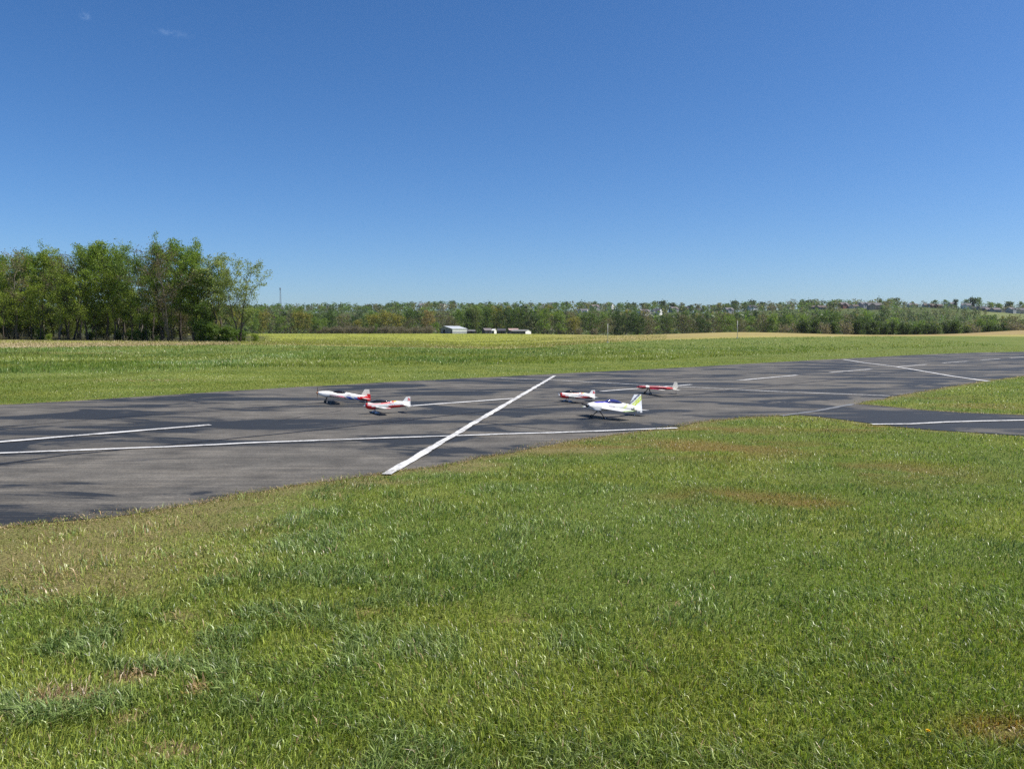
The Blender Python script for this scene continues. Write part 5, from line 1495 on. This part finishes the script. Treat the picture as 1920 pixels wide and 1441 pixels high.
def shed(px, d, w, dp, h, rise, wall, roof, label, rz, end=None, name='shed', door=True):
    x, y, z = at_depth(px, d)
    r = tag(empty(name, (x, y, z - 0.05), rz), label, 'shed', FARM)
    mb = MB(); gable_walls(mb, w, dp, h, rise); mb.v = [(a, b, max(c, 0)) for a, b, c in mb.v]
    link('wall', mb.mesh('wall'), wall, r)
    mb = MB(); gable_roof(mb, w, dp, h + 0.01, rise, 0.25, 0.08); link('roof', mb.mesh('roof'), roof, r)
    if end is not None:
        mb = MB(); mb.add([(w / 2 + 0.03, -dp / 2, 0.03), (w / 2 + 0.03, dp / 2, 0.03), (w / 2 + 0.03, dp / 2, h), (w / 2 + 0.03, 0, h + rise - 0.03), (w / 2 + 0.03, -dp / 2, h),
                           (w / 2 + 0.01, -dp / 2, 0.03), (w / 2 + 0.01, dp / 2, 0.03), (w / 2 + 0.01, dp / 2, h), (w / 2 + 0.01, 0, h + rise - 0.03), (w / 2 + 0.01, -dp / 2, h)],
                          [(0, 1, 2, 3, 4), (9, 8, 7, 6, 5)] + [(i, 5 + i, 5 + (i + 1) % 5, (i + 1) % 5) for i in range(5)])
        link('end_wall', mb.mesh('end_wall'), end, r)
    if door:
        mb = MB(); mb.box(-0.5, 0.5, -dp / 2 - 0.04, -dp / 2 + 0.02, 0.05, min(2.0, h * 0.85)); link('door', mb.mesh('door'), M_opening_shade, r)
    return r
M_boards_shade = plain('shaded_boards', (0.10, 0.095, 0.095), 0.9, var=0.25, scale=1)  # dark tone paints the shade on the shed's long side
M_slate = plain('slate_boards', (0.035, 0.04, 0.055), 0.8, var=0.2, scale=1)
shed(883, 445, 4.4, 3.0, 1.6, 0.6, M_slate, RM['grey'], 'low grey shed in the shade beside the barn', 0.2)
shed(913, 446, 4.6, 4.0, 2.0, 1.2, M_slate, RM['mauve'], 'dark shed with mottled grey roof beside the small white shed', 0.5)
shed(926.5, 440, 1.6, 2.6, 1.9, 0.75, WM['white'], WM['white'], 'small white shed with pale roof between the dark sheds', -0.5, end=WM['white'], door=True)
shed(940, 447, 4.6, 4.0, 1.9, 1.1, M_slate, RM['dark'], 'dark shed under the trees right of the small white shed', 0.1)
shed(962, 440, 5.4, 4.0, 2.1, 0.9, M_slate, plain('faded_red_roof', (0.30, 0.21, 0.19), 0.8, var=0.2, scale=0.8), 'dark hut with faded reddish roof behind the long low shed', 0.25)
shed(977, 415, 9.2, 5.4, 1.55, 0.75, M_boards_shade, plain('weathered_roof', (0.17, 0.165, 0.155), 0.85, var=0.25, scale=0.8), 'long low shed with side coloured dark as shade and white end wall in the field', 0.75 - 1.35, end=WM['white'], door=False)

# ------------------------------------------------------------------ poles and masts
def pole(px, py, top, d, label, r=0.045, mat=None, wide=0):
    x, y, z = at_depth(px, d); h = zpix(top, d) - z
    o = tag(empty('marker_pole', (x, y, z - 0.02)), label, 'pole', 'marker poles along the lawn edge')
    mb = MB(); mb.tube([(0, 0, -0.2), (0, 0, h * 0.5), (0, 0, h)], [r, r * 0.9, r * 0.8], 8); link('shaft', mb.mesh('shaft', True), mat or M_white, o)
    mb = MB(); mb.lathe([(h, r * 0.95), (h + 0.04, r * 0.95), (h + 0.07, 0.01)], 'z', 8); link('cap', mb.mesh('cap'), mat or M_white, o)
    mb = MB(); mb.lathe([(-0.02, 0.16), (0.10, 0.14), (0.14, r)], 'z', 10); link('footing', mb.mesh('footing'), M_metal, o)
    mb = MB(); mb.lathe([(h * 0.5 - 0.05, r * 1.05), (h * 0.5 + 0.05, r * 1.05)], 'z', 8); link('band', mb.mesh('band'), M_hub, o)
M_pole = plain('pole_paint', (0.50, 0.48, 0.44), 0.5, var=0.1)
pole(1139.5, 640, 607, 114, 'thin white marker pole at the end of the stubble strip', 0.042, M_pole)
pole(1382.5, 634, 601, 124, 'thin white marker pole where lawn meets the tan field', 0.044, M_pole)

def lattice(px, top, d, base_w, top_w, label, name='radio_mast'):
    x, y, z = at_depth(px, d); h = zpix(top, d) - z
    o = tag(empty(name, (x, y, z)), label, 'mast')
    m = plain('mast_steel', (0.14, 0.16, 0.19), 0.6)
    leg = lambda k, t: Vector((math.cos(k * 2.0944 + 0.4), math.sin(k * 2.0944 + 0.4), 0)) * (base_w + (top_w - base_w) * t) / 2 + Vector((0, 0, h * t))
    for k in range(3):
        mb = MB(); mb.tube([leg(k, 0), leg(k, 0.5), leg(k, 1)], [0.16, 0.13, 0.10], 5); link('leg', mb.mesh('leg'), m, o)
    mb = MB(); n = 14
    for i in range(n):
        for k in range(3):
            mb.tube([leg(k, i / n), leg((k + 1) % 3, (i + 1) / n)], 0.07, 3, False); mb.tube([leg((k + 1) % 3, i / n), leg(k, (i + 1) / n)], 0.07, 3, False)
            mb.tube([leg(k, (i + 1) / n), leg((k + 1) % 3, (i + 1) / n)], 0.06, 3, False)
    link('bracing', mb.mesh('bracing'), m, o)
    mb = MB(); mb.lathe([(h - 0.8, 0.9), (h + 1.0, 0.9)], 'z', 8); link('antenna_head', mb.mesh('antenna_head'), m, o)
    mb = MB(); mb.lathe([(h * 0.95 - 0.15, 1.1), (h * 0.95 + 0.15, 1.1)], 'z', 8); link('platform', mb.mesh('platform'), m, o)
lattice(527, 541, 1000, 3.6, 0.9, 'tall lattice radio mast rising above the far trees past the wood')
x, y, z = at_depth(605.3, 950); h = zpix(567.5, 950) - z
o = tag(empty('tall_pole', (x, y, z)), 'plain white pole standing among the far ridge trees', 'pole')
mb = MB(); mb.tube([(0, 0, 0), (0, 0, h * 0.6), (0, 0, h)], [0.5, 0.42, 0.36], 8); link('shaft', mb.mesh('shaft', True), M_white, o)
mb = MB(); mb.lathe([(h, 0.5), (h + 0.5, 0.5)], 'z', 8); link('cap', mb.mesh('cap'), M_white, o)

# ------------------------------------------------------------------ small things in the lawn
x, y = gp(1737, 1401)
o = tag(empty('dandelion', (x, y, 0)), 'single yellow dandelion flower in the lawn', 'flower')
mb = MB(); mb.tube([(0, 0, 0), (0.006, 0.002, 0.04), (0.004, 0.0, 0.072)], 0.0022, 6); link('stem', mb.mesh('stem'), plain('stem_green', (0.12, 0.17, 0.04), 0.6), o)
mb = MB(); rgf = random.Random(3)
for i in range(60):
    a = rgf.uniform(0, 6.28); e = rgf.uniform(0.05, 1.3); L = 0.010
    d = Vector((math.cos(a) * math.cos(e), math.sin(a) * math.cos(e), math.sin(e) * 0.7)); s = d.cross(Vector((0, 0, 1))).normalized() * 0.0016
    c = Vector((0.004, 0, 0.072)); mb.add([c - s * 0.4, c + s * 0.4, c + d * L + s, c + d * L - s], [(0, 1, 2, 3)])
link('petals', mb.mesh('petals', fix=False), plain('dandelion_yellow', (0.80, 0.52, 0.01), 0.6), o)

# ------------------------------------------------------------------ thin spring haze over the valley
mb = MB(); mb.box(-9800, 9800, -4600, 7600, -14, 95)
haze_mat = bpy.data.materials.new('haze_air'); haze_mat.use_nodes = True
hn = haze_mat.node_tree; hn.nodes.remove(hn.nodes['Principled BSDF'])
hv = hn.nodes.new('ShaderNodeVolumePrincipled')
hv.inputs['Color'].default_value = (0.80, 0.88, 1.0, 1); hv.inputs['Density'].default_value = 0.000045; hv.inputs['Anisotropy'].default_value = 0.2
hn.links.new(hv.outputs[0], hn.nodes['Material Output'].inputs['Volume'])
tag(link('haze', mb.mesh('haze'), haze_mat), 'thin pale spring haze over the valley', 'haze', kind='stuff')
